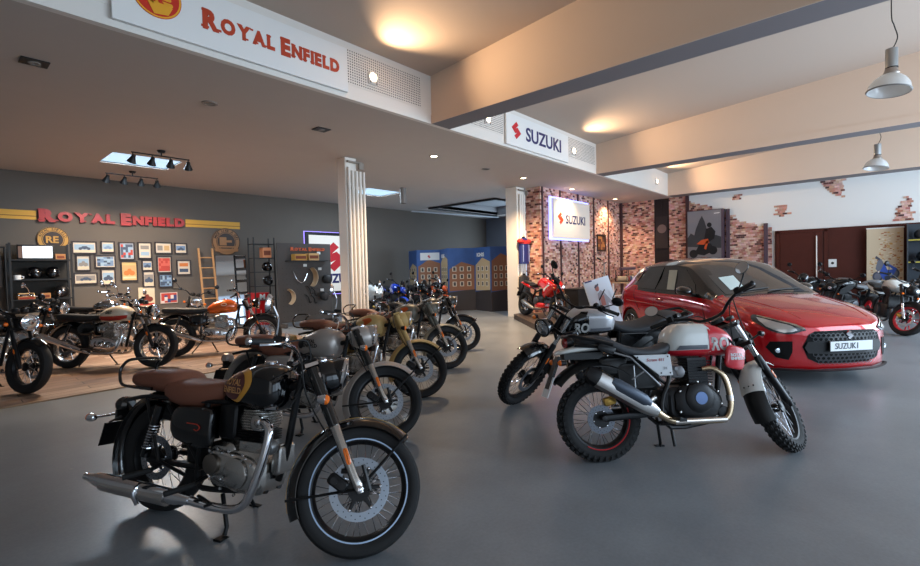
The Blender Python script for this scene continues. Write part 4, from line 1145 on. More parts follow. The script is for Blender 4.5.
    for s in (-1, 1):
        p = MB().poly([(.24, s * .155, .775), (.52, s * .155, .775), (.53, s * .155, .62), (.43, s * .155, .62)], .012, (0, s, 0)).build('side_panel', panel, root, smooth=False, bevel=.004)
        if ptxt:
            mb = MB(); text_mb(mb, 'Scram 411', (.335, -.169, .727) if s < 0 else (.50, .169, .727), (-s, 0, 0), (0, 0, 1), .032, .002, .0, shear=.25)
            mb.build('panel_lettering', ptxt, p, smooth=False)
            mb = MB(); text_mb(mb, '24', (.46, -.169, .665) if s < 0 else (.50, .169, .665), (-s, 0, 0), (0, 0, 1), .03, .002, .0)
            mb.build('panel_number', mat('pale_grey_ink', (170, 172, 176), .5), p, smooth=False)
        for x, z in ((.27, .76), (.50, .76), (.51, .64), (.44, .64)):
            MB().ell((x, s * .169, z), (.006, .004, .006), 8, 5).build('panel_screw', M_sblack, p)
    MB().rbox((.30, 0, .62), (.34, .17, .22), .05).rbox((.12, 0, .70), (.22, .16, .14), .04).build('airbox', M_black, root)
    # swing arm, shock
    MB().tube([(.44, .11, .35), (0, .115, .325)], .026, 8, sc=(.6, 1)).tube([(.44, -.11, .35), (0, -.115, .325)], .026, 8, sc=(.6, 1)).cyl((0, -.13, .325), (0, .13, .325), .012).lathe([(0, .02), (.012, .02), (.014, .01)], (0, -.13, .325), (0, -1, 0), 12).cyl((.44, -.13, .35), (.44, .13, .35), .024).lathe([(0, .03), (.01, .028)], (.44, -.13, .35), (0, -1, 0), 14).build('swing_arm', M_sblack, root)
    spring(root, (.27, -.04, .38), (.33, -.04, .70), .03, M_sblack)
    MB().rbox((.06, -.09, .445), (.09, .04, .06), .015, Matrix.Rotation(R(-15), 3, 'Y')).build('rear_caliper', M_gold, root)
    # engine
    M_eng = mat('engine_black', (34, 34, 36), .42, .4)
    en = MB().rbox((.70, 0, .40), (.40, .22, .26), .06).rbox((.56, 0, .42), (.2, .19, .18), .05).build('engine', M_eng, root)
    for s in (-1, 1):
        cv = MB().sloft([(.55, .42, .015, .06, .06, 2), (.60, .43, .035, .10, .12, 2.3), (.70, .43, .045, .125, .15, 2.4), (.82, .42, .042, .11, .14, 2.4), (.90, .40, .02, .06, .07, 2.1)], 24, 4, y0=s * .12)
        cv.lathe([(0, .11), (.018, .107), (.03, .088), (.033, .05)], (.72, s * .148, .45), (0, s, 0), 30).lathe([(0, .045), (.02, .043), (.024, .03)], (.90, s * .13, .34), (0, s, 0), 20)
        cv.build('engine_cover', M_eng, en)
        MB().lathe([(0, .046), (.004, .045), (.005, .002)], (.72, s * .181, .45), (0, s, 0), 26).build('cover_badge', mat('badge_steel_blue', (92, 112, 150), .35, .5), en)
        bt = MB()
        for px, pz in ((.58, .50), (.64, .545), (.72, .565), (.81, .545), (.87, .49), (.89, .40), (.84, .31), (.74, .275), (.64, .29), (.57, .35)):
            bt.lathe([(0, .008), (.008, .008), (.01, .005)], (px, s * .142, pz), (0, s, 0), 8)
        tag(bt.build('cover_screw', M_alu, en), kind='stuff')
    hd = MB().bx(.70, .85, -.07, .07, .52, .74)
    for i in range(9):
        hd.rbox((.775, 0, .555 + .02 * i), (.19, .20, .007), .003)
    hd.build('cylinder', M_eng, en)
    MB().lathe([(0, .035), (.015, .035), (.02, .02)], (.62, -.09, .64), (0, -1, 0), 16).rbox((.60, -.06, .64), (.10, .08, .09), .02).lathe([(0, .014), (.01, .014)], (.585, -.105, .665), (0, -1, 0), 10).build('throttle_body', mat('throttle_metal', (110, 110, 112), .45, .6), en)
    # exhaust
    ex = MB().tube([(.80, -.09, .655), (.86, -.12, .66), (.93, -.14, .60), (.955, -.15, .48), (.95, -.155, .37), (.90, -.16, .295), (.80, -.165, .285), (.62, -.17, .285), (.48, -.18, .30), (.38, -.185, .36)], [.02, .02, .021, .022, .022, .022, .022, .022, .024, .028], 14, k=4).build('exhaust_pipe', M_bronze, root)
    MB().cyl((.955, -.15, .46), (.956, -.153, .42), .026).build('pipe_clamp', M_alu, ex)
    MB().tube([(.90, -.16, .29), (.50, -.18, .292)], .0245, 14).build('pipe_shield', mat('pipe_bright', (225, 215, 205), .15, 1.), ex)
    si = MB().tube([(.38, -.185, .36), (.34, -.19, .385), (.28, -.195, .42), (-.06, -.205, .625), (-.09, -.205, .645)], [.03, .045, .056, .062, .05], 8, sc=(.85, 1.1)).build('silencer', mat('brushed_silencer', (190, 186, 182), .28, 1.), root)
    MB().tube([(-.055, -.205, .622), (-.10, -.206, .65), (-.135, -.206, .672)], [.063, .058, .04], 8, sc=(.85, 1.1)).build('end_cap', M_sblack, si)
    MB().tube([(.31, -.225, .425), (.27, -.232, .455), (.08, -.242, .57), (.04, -.238, .60)], [.028, .044, .044, .03], 8, sc=(.5, 1)).build('heat_shield', mat('shield_grey', (72, 80, 92), .35, .4), si)
    MB().tube([(.40, -.13, .46), (.33, -.18, .44)], .02, 8, sc=(.4, 1)).build('silencer_bracket', M_alu, si)
    for s in (-1, 1):
        MB().tube([(.47, s * .12, .34), (.50, s * .2, .32)], .013).box((.50, s * .26, .32), (.05, .10, .022)).build('footrest', M_sblack, root)
    MB().tube([(.50, .10, .28), (.56, .20, .07), (.56, .215, .04)], .012, 8).box((.56, .22, .045), (.07, .035, .012)).build('side_stand', M_sblack, root)
    MB().tube([(.52, -.08, .24), (.53, -.09, .10)], .012, 8).tube([(.40, -.16, .27), (.62, -.18, .27)], .007).build('centre_stand', M_sblack, root)
    return root, ft

def roadster(name, label, group, body, lower=None, badge=None, steer=8, hi=False, chrome=True, seatm=None, panelm=None, front_fender=None, mirrors=True):
    root = empty(name, label, 'motorcycle', group=group)
    ax = (1.40, 0, .325)
    S, du, fn = steer_xf(ax, 25, .10, steer)
    A = V(ax)
    F = lambda s, o, y: A + du * s + fn * o + V((0, y, 0))
    ft = wheel(root, 'front_wheel', ax, .325, .115, .222, S, 32, disc=1, dr=.15, hi=False, rimmat=M_alu if chrome else M_sblack)
    wheel(root, 'rear_wheel', (0, 0, .325), .325, .135, .222, None, 32, disc=-1, dr=.12, hi=False, rimmat=M_alu if chrome else M_sblack, discmat=mat('disc_dark', (96, 98, 104), .35, .9))
    for s in (1, -1):
        y = .1 * s
        f = MB(S).tube([F(-.02, 0, y), F(.03, 0, y), F(.36, 0, y)], [.018, .026, .026], 10).build('fork_leg', M_sblack, root)
        MB(S).cyl(F(.36, 0, y), F(.68, 0, y), .02, .02, 10).build('fork_tube', M_chrome if chrome else M_sblack, f)
        MB(S).rbox(F(.20, 0, y + .028 * s), (.02, .008, .06), .01, Matrix.Rotation(R(-25), 3, 'Y')).build('side_reflector', M_orange, f)
    MB(S).box(F(.50, 0, 0), (.05, .25, .03)).box(F(.66, 0, 0), (.06, .25, .02)).cyl(F(.48, -.04, 0), F(.68, -.04, 0), .03).build('steering_yoke', M_sblack, root)
    MB(S).arc_shell(ax, .36, 50, 165, .065, .04, .004, 18, 8).build('front_fender', front_fender or M_gblack, root)
    headlamp(root, F(.53, .15, 0) + V((.02, 0, 0)), (1, 0, -.05), .098, M_gblack, S)
    MB(S).lathe([(0, .04), (.04, .042), (.05, .03)], F(.70, .06, .05), (-.4, 0, 1), 18).lathe([(0, .04), (.04, .042), (.05, .03)], F(.70, .06, -.05), (-.4, 0, 1), 18).build('instrument', M_black, root)
    bar_set(root, S, [(1.03, 0, .98), (1.02, -.09, .99), (1.0, -.16, 1.05), (.94, -.28, 1.07), (.86, -.39, 1.05)], chrome=chrome, r=.0115)
    if mirrors:
        mirror(root, (.94, -.28, 1.08), (.92, -.40, 1.22), .045, S, chrome=chrome)
        mirror(root, (.94, .28, 1.08), (.92, .40, 1.22), .045, S, chrome=chrome)
    for s in (1, -1):
        indicator(root, F(.53, .06, s * .19), (1, 0, 0), S, stem=F(.53, 0, s * .1), body=M_chrome if chrome else M_sblack, r=.024)
        indicator(root, (-.28, s * .17, .66), (-1, 0, 0), stem=(-.25, s * .05, .68), body=M_chrome if chrome else M_sblack, r=.024)
    tank = MB().sloft([(.50, .79, .05, .03, .06, 2.2), (.54, .795, .10, .065, .085, 2.4), (.63, .81, .13, .105, .105, 2.4), (.76, .825, .148, .13, .115, 2.4), (.87, .83, .142, .122, .115, 2.4), (.95, .825, .11, .09, .10, 2.3), (.985, .82, .065, .05, .06, 2.2)], 26, 4).build('fuel_tank', body, root)
    bv = bvh_of(tank)
    MB().lathe([(0, .035), (.012, .036), (.018, .02), (.019, .002)], (.79, 0, .955), (0, 0, 1), 20).build('filler_cap', M_chrome, tank)
    for s in (-1, 1):
        if lower is not None:
            decal(bv, [(.51, s, .795), (.62, s, .785), (.80, s, .785), (.96, s, .80), (.975, s, .80), (.96, s, .755), (.86, s, .73), (.7, s, .72), (.55, s, .735)], (0, -s, 0), .004, 6, 0, 3).build('tank_band', lower, tank)
        if badge == 'disc':
            decal(bv, [(.79 + .05 * math.cos(t * PI / 6), s, .855 + .028 * math.sin(t * PI / 6)) for t in range(12)], (0, -s, 0), .003, 3).build('tank_badge', mat('badge_cream', (220, 190, 160), .4), tank)
            decal(bv, [(.79 + .035 * math.cos(t * PI / 6), s, .855 + .016 * math.sin(t * PI / 6)) for t in range(12)], (0, -s, 0), .005, 3).build('tank_badge', mat('badge_rust', (180, 70, 30), .4), tank)
        elif badge == 'letters':
            tank_text(tank, bv, s, .67, .85, .035, 'ROYAL', M_black, .004)
            tank_text(tank, bv, s, .665, .82, .035, 'ENFIELD', M_black, .004, .8)
    MB().sloft([(-.20, .795, .06, .03, .03, 2.5), (-.16, .795, .10, .05, .055, 2.7), (-.0, .79, .12, .055, .07, 2.8), (.20, .775, .13, .055, .07, 2.8), (.38, .775, .12, .05, .065, 2.6), (.52, .79, .07, .035, .05, 2.4)], 22, 3).build('seat', seatm or M_blackseat, root)
    MB().arc_shell((0, 0, .32), .40, 40, 172, .09, .05, .004, 20, 8).build('rear_fender', M_gblack, root)
    tl = MB().lathe([(-.06, .03), (0, .045)], (-.30, 0, .70), (-1, 0, 0), 16).build('tail_light', M_sblack, root)
    MB().lathe([(0, .042), (.02, .035), (.026, .002)], (-.30, 0, .70), (-1, 0, 0), 16).build('lens', M_redlens, tl)
    fr = MB().tube([(1.03, 0, .86), (.97, 0, .6), (.92, 0, .32)], .02, 8, k=2).tube([(1.0, 0, .80), (.5, 0, .74)], .022)
    for s in (1, -1):
        fr.tube([(.55, s * .08, .74), (.0, s * .12, .74), (-.24, s * .1, .72)], .012, 6).tube([(.46, s * .1, .73), (.42, s * .11, .4), (.5, s * .1, .24), (.88, s * .06, .26)], .015, 6, k=2)
        spring(root, (.0, s * .13, .36), (.10, s * .13, .68), .027, M_chrome)
    fr.build('frame', M_sblack, root)
    MB().tube([(.42, .1, .33), (0, .11, .32)], .018, 6).tube([(.42, -.1, .33), (0, -.11, .32)], .018, 6).cyl((0, -.13, .32), (0, .13, .32), .011).build('swing_arm', M_sblack, root)
    for s in (1, -1):
        MB().sloft([(.24, .60, .02, .05, .06, 2.5), (.30, .60, .03, .09, .10, 2.8), (.42, .60, .03, .10, .10, 2.8), (.50, .60, .015, .07, .07, 2.4)], 18, 3, y0=s * .125).build('side_panel', panelm or M_gblack, root)
    en = MB().rbox((.66, 0, .36), (.44, .24, .24), .06).build('engine', M_alu, root)
    for s in (-1, 1):
        MB().sloft([(.44, .38, .012, .04, .04, 2), (.50, .38, .035, .085, .09, 2.2), (.64, .37, .042, .10, .105, 2.3), (.78, .355, .038, .09, .095, 2.2), (.85, .35, .012, .04, .04, 2)], 22, 3, y0=s * .125).lathe([(0, .075), (.016, .072), (.022, .06)], (.64, s * .16, .375), (0, s, 0), 22).build('engine_cover', M_chrome if chrome else M_alu, en)
    cy = MB().bx(.64, .82, -.13, .13, .46, .54)
    for i in range(7):
        cy.rbox((.73, 0, .545 + .02 * i), (.20 - .008 * abs(i - 3), .30, .008), .003)
    cy.bx(.66, .80, -.12, .12, .54, .68)
    cy.build('cylinder_head', M_alu, en)
    MB().lathe([(0, .04), (.02, .038), (.024, .02)], (.73, -.15, .62), (0, -1, 0), 18).lathe([(0, .04), (.02, .038), (.024, .02)], (.73, .15, .62), (0, 1, 0), 18).rbox((.57, 0, .60), (.12, .2, .12), .03).build('intake', M_alu, en)
    for s in (-1, 1):
        MB().tube([(.83, s * .10, .60), (.92, s * .12, .59), (.955, s * .14, .50), (.93, s * .155, .36), (.87, s * .165, .25), (.78, s * .17, .22), (.55, s * .175, .225), (.42, s * .18, .25)], .021, 12, k=3).build('exhaust_pipe', M_chrome, root)
        MB().tube([(.44, s * .18, .245), (.36, s * .185, .27), (.26, s * .19, .305), (-.24, s * .21, .485), (-.30, s * .212, .507)], [.024, .034, .044, .050, .032], 14).build('silencer', M_chrome, root)
        MB().tube([(.46, s * .12, .30), (.46, s * .30, .29)], .015, 8).build('footrest', M_rubber, root)
    MB().tube([(.52, .10, .26), (.60, .22, .06), (.60, .235, .035)], .011, 6).box((.60, .24, .038), (.06, .03, .01)).build('side_stand', M_sblack, root)
    MB().tube([(.44, -.10, .24), (.30, -.12, .06), (.28, -.12, .03)], .010, 6).build('centre_stand', M_sblack, root)
    return root, ft

def naked(name, label, group, body, accent=None, rim=None, tailm=None, fork=None, steer=30, fairing=None, lights='single', seatm=None, screen=False, box=False):
    root = empty(name, label, 'motorcycle', group=group)
    ax = (1.42, 0, .305)
    S, du, fn = steer_xf(ax, 25, .10, steer)
    A = V(ax)
    F = lambda s, o, y: A + du * s + fn * o + V((0, y, 0))
    rim = rim or M_sblack
    ft = wheel(root, 'front_wheel', ax, .305, .12, .218, S, 0, alloy=5, rimmat=rim, disc=-1, dr=.155, hi=False)
    wheel(root, 'rear_wheel', (0, 0, .315), .315, .16, .218, None, 0, alloy=5, rimmat=rim, disc=-1, dr=.12, hi=False)
    accent = accent or M_sblack
    fk = fork or M_sblack
    for s in (1, -1):
        y = .105 * s
        f = MB(S).tube([F(-.02, .01, y), F(.03, .01, y), F(.30, 0, y)], [.018, .022, .021], 10).build('fork_leg', M_chrome, root)
        MB(S).cyl(F(.28, 0, y), F(.66, 0, y), .027, .027, 10).build('fork_tube', fk, f)
    MB(S).box(F(.48, 0, 0), (.05, .27, .03)).box(F(.63, 0, 0), (.06, .27, .02)).cyl(F(.46, -.04, 0), F(.66, -.04, 0), .03).build('steering_yoke', M_sblack, root)
    MB(S).rbox(F(.07, -.075, -.09), (.10, .04, .06), .015, Matrix.Rotation(R(30), 3, 'Y')).build('brake_caliper', M_gold, root)
    MB(S).arc_shell(ax, .34, 45, 150, .07, .045, .004, 16, 8).build('front_fender', accent, root)
    if fairing is None:
        hd = MB(S).sloft([(1.22, .84, .06, .05, .06, 2.2), (1.28, .84, .10, .09, .10, 2.6), (1.36, .83, .085, .06, .08, 2.4), (1.39, .82, .04, .02, .03, 2.2)], 18, 3).build('headlight', accent, root)
        MB(S).ell((1.365, 0, .82), (.03, .065, .05), 14, 8).build('lens', M_headglass, hd)
    else:
        fa = MB().sloft([(.80, .62, .10, .10, .10, 2.4), (.92, .66, .18, .20, .18, 2.6), (1.10, .74, .21, .22, .20, 2.6), (1.24, .80, .19, .16, .16, 2.4), (1.36, .80, .13, .08, .10, 2.2), (1.42, .78, .05, .03, .04, 2.1)], 26, 4).build('fairing', fairing, root)
        bv = bvh_of(fa)
        for s in (-1, 1):
            q = proj(bv, (1.4, s * .075, .79), (-1, 0, 0), -.01) or V((1.36, s * .075, .79))
            h = MB().lathe([(-.01, .05), (.01, .052), (.02, .045)], q, (1, 0, .05), 22).build('headlight', M_sblack, root)
            MB().lathe([(.018, .045), (.03, .035), (.034, .002)], q, (1, 0, .05), 20).build('lens', mat('lamp_reflector', (210, 205, 200), .15, .6, coat=1.), h)
        MB().sloft([(1.0, .95, .09, .05, .05, 2.2), (1.12, .97, .12, .08, .05, 2.3), (1.24, .92, .11, .05, .04, 2.2), (1.33, .87, .04, .015, .02, 2.1)], 18, 3).build('windscreen', mat('smoked_screen', (16, 16, 18), .08, coat=1.), root)
        decal(bv, [(.95, -1, .70), (1.15, -1, .82), (1.22, -1, .80), (1.0, -1, .64)], (0, 1, 0), .004, 3).build('fairing_stripe', M_plate, fa)
    if screen:
        MB(S).sloft([(1.16, .98, .09, .14, .08, 2.2), (1.20, .97, .11, .15, .08, 2.3), (1.25, .93, .09, .08, .06, 2.3)], 16, 3).build('windscreen', mat('smoked_screen', (16, 16, 18), .08, coat=1.), root)
    bar_set(root, S, [(1.06, 0, .97), (1.05, -.10, .98), (1.02, -.18, 1.02), (.97, -.28, 1.03), (.90, -.38, 1.02)], chrome=False, r=.012)
    mirror(root, (.98, -.28, 1.04), (1.0, -.40, 1.20), .05, S, chrome=False)
    mirror(root, (.98, .28, 1.04), (1.0, .40, 1.20), .05, S, chrome=False)
    for s in (1, -1):
        indicator(root, F(.44, .06, s * .17), (1, 0, 0), S, stem=F(.44, 0, s * .1), body=M_sblack, r=.02)
        indicator(root, (-.28, s * .14, .70), (-1, 0, 0), stem=(-.25, s * .04, .72), body=M_sblack, r=.02)
    tank = MB().sloft([(.52, .84, .06, .03, .05, 2.4), (.58, .85, .12, .08, .08, 2.8), (.72, .87, .16, .12, .11, 3), (.88, .88, .17, .12, .12, 3), (1.0, .86, .14, .08, .10, 2.8), (1.06, .85, .09, .04, .06, 2.5)], 24, 4).build('fuel_tank', body, root)
    MB().lathe([(0, .04), (.01, .04), (.012, .002)], (.78, 0, .995), (0, 0, 1), 18).build('filler_cap', M_sblack, tank)
    for s in (-1, 1):
        MB().poly([(.72, s * .165, .86), (.95, s * .175, .86), (1.14, s * .19, .80), (1.20, s * .19, .70), (1.08, s * .18, .66), (.86, s * .165, .74)], .02, (0, s, 0)).build('tank_shroud', accent if fairing is None else body, root, bevel=.006, smooth=False)
    MB().sloft([(.18, .80, .10, .03, .04, 2.6), (.30, .79, .135, .04, .05, 2.7), (.44, .80, .12, .035, .045, 2.6), (.55, .83, .07, .03, .045, 2.4)], 20, 3).sloft([(-.18, .905, .06, .02, .03, 2.5), (-.08, .895, .105, .03, .04, 2.7), (.10, .865, .12, .03, .045, 2.7), (.22, .83, .10, .025, .05, 2.5)], 20, 3).build('seat', seatm or M_blackseat, root)
    MB().sloft([(-.30, .88, .03, .02, .02, 2.4), (-.20, .86, .08, .04, .04, 2.6), (.0, .81, .11, .05, .05, 2.7), (.20, .76, .13, .05, .05, 2.7), (.34, .74, .10, .04, .04, 2.5)], 20, 3).build('tail_fairing', tailm or body, root)
    tl = MB().rbox((-.31, 0, .865), (.03, .10, .03), .01).build('tail_light', M_redlens, root)
    MB().box((-.26, 0, .70), (.02, .05, .26), Matrix.Rotation(R(28), 3, 'Y')).box((-.36, 0, .56), (.008, .19, .13), Matrix.Rotation(R(20), 3, 'Y')).build('plate_bracket', M_sblack, root)
    fr = MB()
    for s in (1, -1):
        fr.tube([(1.02, s * .04, .82), (.85, s * .13, .70), (.55, s * .14, .60), (.42, s * .12, .42), (.44, s * .1, .26)], .02, 8, k=3).tube([(.55, s * .12, .68), (.1, s * .1, .78), (-.2, s * .06, .84)], .012, 6).tube([(1.0, s * .05, .76), (.94, s * .08, .5), (.84, s * .09, .3)], .015, 6, k=2)
    fr.build('frame', accent if rim is not M_sblack and fairing is None and False else M_sblack, root)
    MB().tube([(.44, .12, .36), (.2, .13, .36), (0, .12, .315)], .025, 8, sc=(.6, 1)).tube([(.44, -.12, .36), (.2, -.13, .36), (0, -.12, .315)], .025, 8, sc=(.6, 1)).cyl((0, -.14, .315), (0, .14, .315), .012).build('swing_arm', M_sblack, root)
    spring(root, (.28, 0, .38), (.36, 0, .68), .03, mat('spring_red', (150, 30, 28), .4))
    en = MB().rbox((.70, 0, .40), (.44, .26, .28), .06).rbox((.80, 0, .60), (.22, .24, .20), .03, Matrix.Rotation(R(20), 3, 'Y')).build('engine', mat('engine_black', (34, 34, 36), .42, .4), root)
    for s in (-1, 1):
        MB().lathe([(0, .10), (.03, .095), (.04, .07)], (.62, s * .13, .40), (0, s, 0), 24).build('engine_cover', mat('engine_grey', (84, 84, 88), .4, .5), en)
    MB().rbox((1.0, 0, .58), (.05, .3, .26), .02, Matrix.Rotation(R(-12), 3, 'Y')).build('radiator', M_black, root)
    MB().tube([(.92, -.06, .55), (1.0, -.07, .46), (.95, -.08, .28), (.82, -.09, .2), (.55, -.14, .2)], .02, 8, k=3).build('exhaust_pipe', mat('engine_grey'), root)
    MB().tube([(.56, -.15, .20), (.48, -.17, .23), (.10, -.19, .36), (.06, -.19, .37)], [.025, .05, .055, .035], 10).build('silencer', mat('brushed_silencer', (190, 186, 182), .28, 1.), root)
    for s in (-1, 1):
        MB().tube([(.44, s * .13, .36), (.44, s * .27, .36)], .012, 6).build('footrest', M_sblack, root)
    MB().tube([(.50, .11, .26), (.56, .24, .05), (.56, .25, .036)], .011, 6).box((.56, .255, .04), (.06, .03, .01)).build('side_stand', M_sblack, root)
    if fairing is not None:
        MB().rbox((.78, 0, .30), (.40, .30, .12), .04).build('belly_pan', fairing, root)
    if box:
        MB().rbox((-.22, 0, 1.02), (.30, .34, .22), .05).build('top_case', M_black, root)
    return root, ft
# ---------------------------------------------------------------- the red car
def build_car():
    root = empty('car', 'red compact car with black roof, parked behind the red and white motorcycle', 'car')
    M_red = mat('car_red', (188, 14, 24), .16, .25, coat=1.)
    M_roof = mat('car_roof_black', (26, 22, 20), .10, coat=1.)
    M_glass = mat('car_glass', (30, 34, 36), .04, 0., coat=1., spec=.8)
    M_trim = mat('car_black_trim', (7, 7, 8), .65, spec=.2)
    # stations: x, zb, half width low, half width mid, z shoulder, half width shoulder, z roof edge, half width roof edge, z centre
    st = [(.0, .22, .60, .66, .60, .62, .655, .45, .665), (-.03, .18, .72, .78, .62, .74, .69, .55, .70), (-.12, .16, .78, .83, .67, .80, .745, .62, .76),
          (-.35, .15, .82, .855, .74, .82, .82, .66, .845), (-.70, .15, .84, .865, .82, .82, .885, .68, .915), (-1.00, .15, .84, .865, .88, .81, .935, .68, .965),
          (-1.12, .15, .84, .865, .90, .81, .965, .68, 1.0), (-1.40, .15, .84, .865, .92, .815, 1.13, .655, 1.185), (-1.75, .15, .84, .865, .93, .82, 1.325, .61, 1.385),
          (-1.98, .15, .84, .865, .935, .82, 1.385, .59, 1.455), (-2.4, .15, .84, .865, .94, .825, 1.405, .585, 1.495), (-2.9, .15, .845, .87, .955, .835, 1.39, .575, 1.485),
          (-3.3, .16, .85, .875, .98, .84, 1.355, .56, 1.45), (-3.58, .20, .84, .87, .99, .82, 1.28, .54, 1.37), (-3.72, .24, .82, .855, .97, .79, 1.10, .53, 1.15), (-3.84, .28, .78, .82, .86, .74, .93, .52, .95), (-3.89, .34, .70, .74, .70, .66, .76, .5, .78)]
    q = catmull(st, 5)
    rings = []
    for x, zb, wl, wm, zs, ws, zr, wr, zc_ in q:
        k = min(1, max(0, (x + 1.15) / 1.15))          # plan curvature of the nose
        kr = min(1, max(0, (-3.3 - x) / .6))
        half = [(0, zb), (wl * .55, zb), (wl * .92, zb + .01), (wl, zb + .07), (wm * .985, zb + .17), (wm * .99, (zb + zs) * .5 + .02), (wm, zs - .14), ((ws + wm) / 2 + .01, zs - .05), (ws, zs), ((ws * .82 + wr * .18), zs + (zr - zs) * .18 if zr - zs > .15 else zs + (zr - zs) * .4),
                (ws * .5 + wr * .5, (zs + zr) / 2), (wr * 1.08, zr - .03 if zr - zs > .15 else zr - .012), (wr * .97, zr + .008), (wr * .75, zr + (zc_ - zr) * .5), (wr * .4, zc_ - (zc_ - zr) * .14), (0, zc_)]
        ring = []
        for y, z in half:
            dx = -.34 * (abs(y) / .865) ** 2.6 * k ** 1.2 + .16 * (abs(y) / .86) ** 2.6 * kr
            ring.append(V((x + dx, -y, z)))
        ring += [V((p.x, -p.y, p.z)) for p in ring[-2:0:-1]]
        rings.append(ring)
    nose = []
    for f_, bulge in ((.02, .022), (.35, .02), (.7, .012)):
        ring = []
        for p in rings[0]:
            y = p.y * f_; z = .44 + (p.z - .44) * f_
            ring.append(V((-.34 * (abs(y) / .865) ** 2.6 + bulge, y, z)))
        nose.append(ring)
    mb = MB().rings(nose + rings)
    body = mb.build('body', [M_red, M_roof], None, ang=30)
    # wheel arches cut through the body
    cut = MB()
    for x in (-.84, -3.29):
        for s in (-1, 1):
            cut.cyl((x, s * .55, .31), (x, s * 1.1, .31), .345, None, 40)
    cutter = cut.build('cutter', M_trim)
    bo = body.modifiers.new('b', 'BOOLEAN'); bo.object = cutter; bo.operation = 'DIFFERENCE'; bo.solver = 'EXACT'
    bpy.context.view_layer.update()
    me = bpy.data.meshes.new_from_object(body.evaluated_get(bpy.context.evaluated_depsgraph_get()))
    body.modifiers.clear(); body.data = me
    bpy.data.objects.remove(cutter)
    me.materials.clear()
    for m in (M_red, M_roof, M_trim): me.materials.append(m)
    for p in me.polygons:
        c = p.center; n = p.normal
        x = c.x
        belt = next((a[4] + (b_[4] - a[4]) * (x - a[0]) / (b_[0] - a[0]) for a, b_ in zip(q, q[1:]) if a[0] >= x >= b_[0] and a[0] != b_[0]), 2.) + .006
        p.material_index = 0
        if x < -1.02 and c.z > belt and (x < -1.12 or abs(c.y) < .62) and x > -3.66: p.material_index = 1
        for wx in (-.84, -3.29):
            if math.hypot(c.x - wx, c.z - .31) < .342 and abs(c.y) < .84: p.material_index = 2
        if c.z < .16 and abs(n.z) > .7: p.material_index = 2
        # rear roof quarter stays red
        if x < -3.05 and c.z < 1.02 + (-3.05 - x) * .35 : p.material_index = 0
    body.parent = root
    me.set_sharp_from_angle(angle=R(32))
    bv = bvh_of(body)
    def dec(name, pts, d, off, m, rings=5, k=0, sym=True, parent=body, lab=None, sub=0):
        for s in ((-1, 1) if sym else (1,)):
            pp = [(p[0], p[1] * s, p[2]) for p in pts]; dd = (d[0], d[1] * s, d[2])
            o = decal(bv, pp, dd, off, rings, k, sub).build(name, m, parent, ang=60)
            if lab: o['label'] = lab
    side = (0, -1, 0)
    # windscreen, side glass, rear glass (y positive, mirrored)
    dec('windscreen', [(-1.15, 0, .99), (-1.10, -.35, .985), (-1.12, -.62, .98), (-1.42, -.60, 1.14), (-1.78, -.535, 1.33), (-1.90, -.30, 1.42), (-1.92, 0, 1.44), (-1.90, .30, 1.42), (-1.78, .535, 1.33), (-1.42, .60, 1.14), (-1.12, .62, .98), (-1.10, .35, .985)], (-.5, 0, -1), .004, M_glass, 7, 0, False)
    dec('front_door_glass', [(-1.52, 1, .985), (-1.62, 1, 1.10), (-1.92, 1, 1.31), (-2.12, 1, 1.345), (-2.46, 1, 1.35), (-2.48, 1, .99)], side, .004, M_glass, 6)
    dec('rear_door_glass', [(-2.56, 1, .99), (-2.54, 1, 1.35), (-2.9, 1, 1.335), (-3.06, 1, 1.30), (-3.14, 1, 1.06), (-3.10, 1, 1.0)], side, .004, M_glass, 6)
    dec('quarter_glass', [(-3.22, 1, 1.10), (-3.16, 1, 1.29), (-3.36, 1, 1.25), (-3.44, 1, 1.16)], side, .004, M_glass, 4)
    # headlights
    hl = [(-.09, .48, .605), (-.02, .46, .645), (-.05, .56, .70), (-.10, .70, .76), (-.3, .80, .82), (-.3, .865, .82), (-.3, .86, .74), (-.12, .78, .645), (-.08, .62, .595)]
    dec('headlight', hl, (-1, -.55, -.35), .006, mat('lamp_smoke', (60, 62, 66), .08, .5, coat=1.), 6, 3)
    dec('headlight_lens', [(-.09, .52, .625), (-.05, .60, .695), (-.10, .72, .745), (-.3, .82, .785), (-.14, .82, .70), (-.09, .66, .615)], (-1, -.55, -.35), .012, mat('lamp_reflector', (210, 205, 200), .15, .6, coat=1.), 4, 2)
    dec('headlight_brow', [(-.02, .48, .668), (-.05, .56, .712), (-.10, .70, .763), (-.3, .80, .81), (-.3, .81, .798), (-.10, .70, .748), (-.05, .57, .698), (-.02, .50, .655)], (-1, -.55, -.35), .014, mat('chrome_warm', (225, 215, 200), .15, 1.), 2)
    # grille: black hexagon with honeycomb, bumper beam and plate
    dec('grille', [(0, .48, .44), (0, .43, .31), (0, .34, .265), (0, 0, .26), (0, -.34, .265), (0, -.43, .31), (0, -.48, .44), (0, -.43, .57), (0, -.36, .615), (0, 0, .625), (0, .36, .615), (0, .43, .57)], (-1, 0, 0), .006, M_trim, 12, 0, False, sub=4)
    hc = MB()
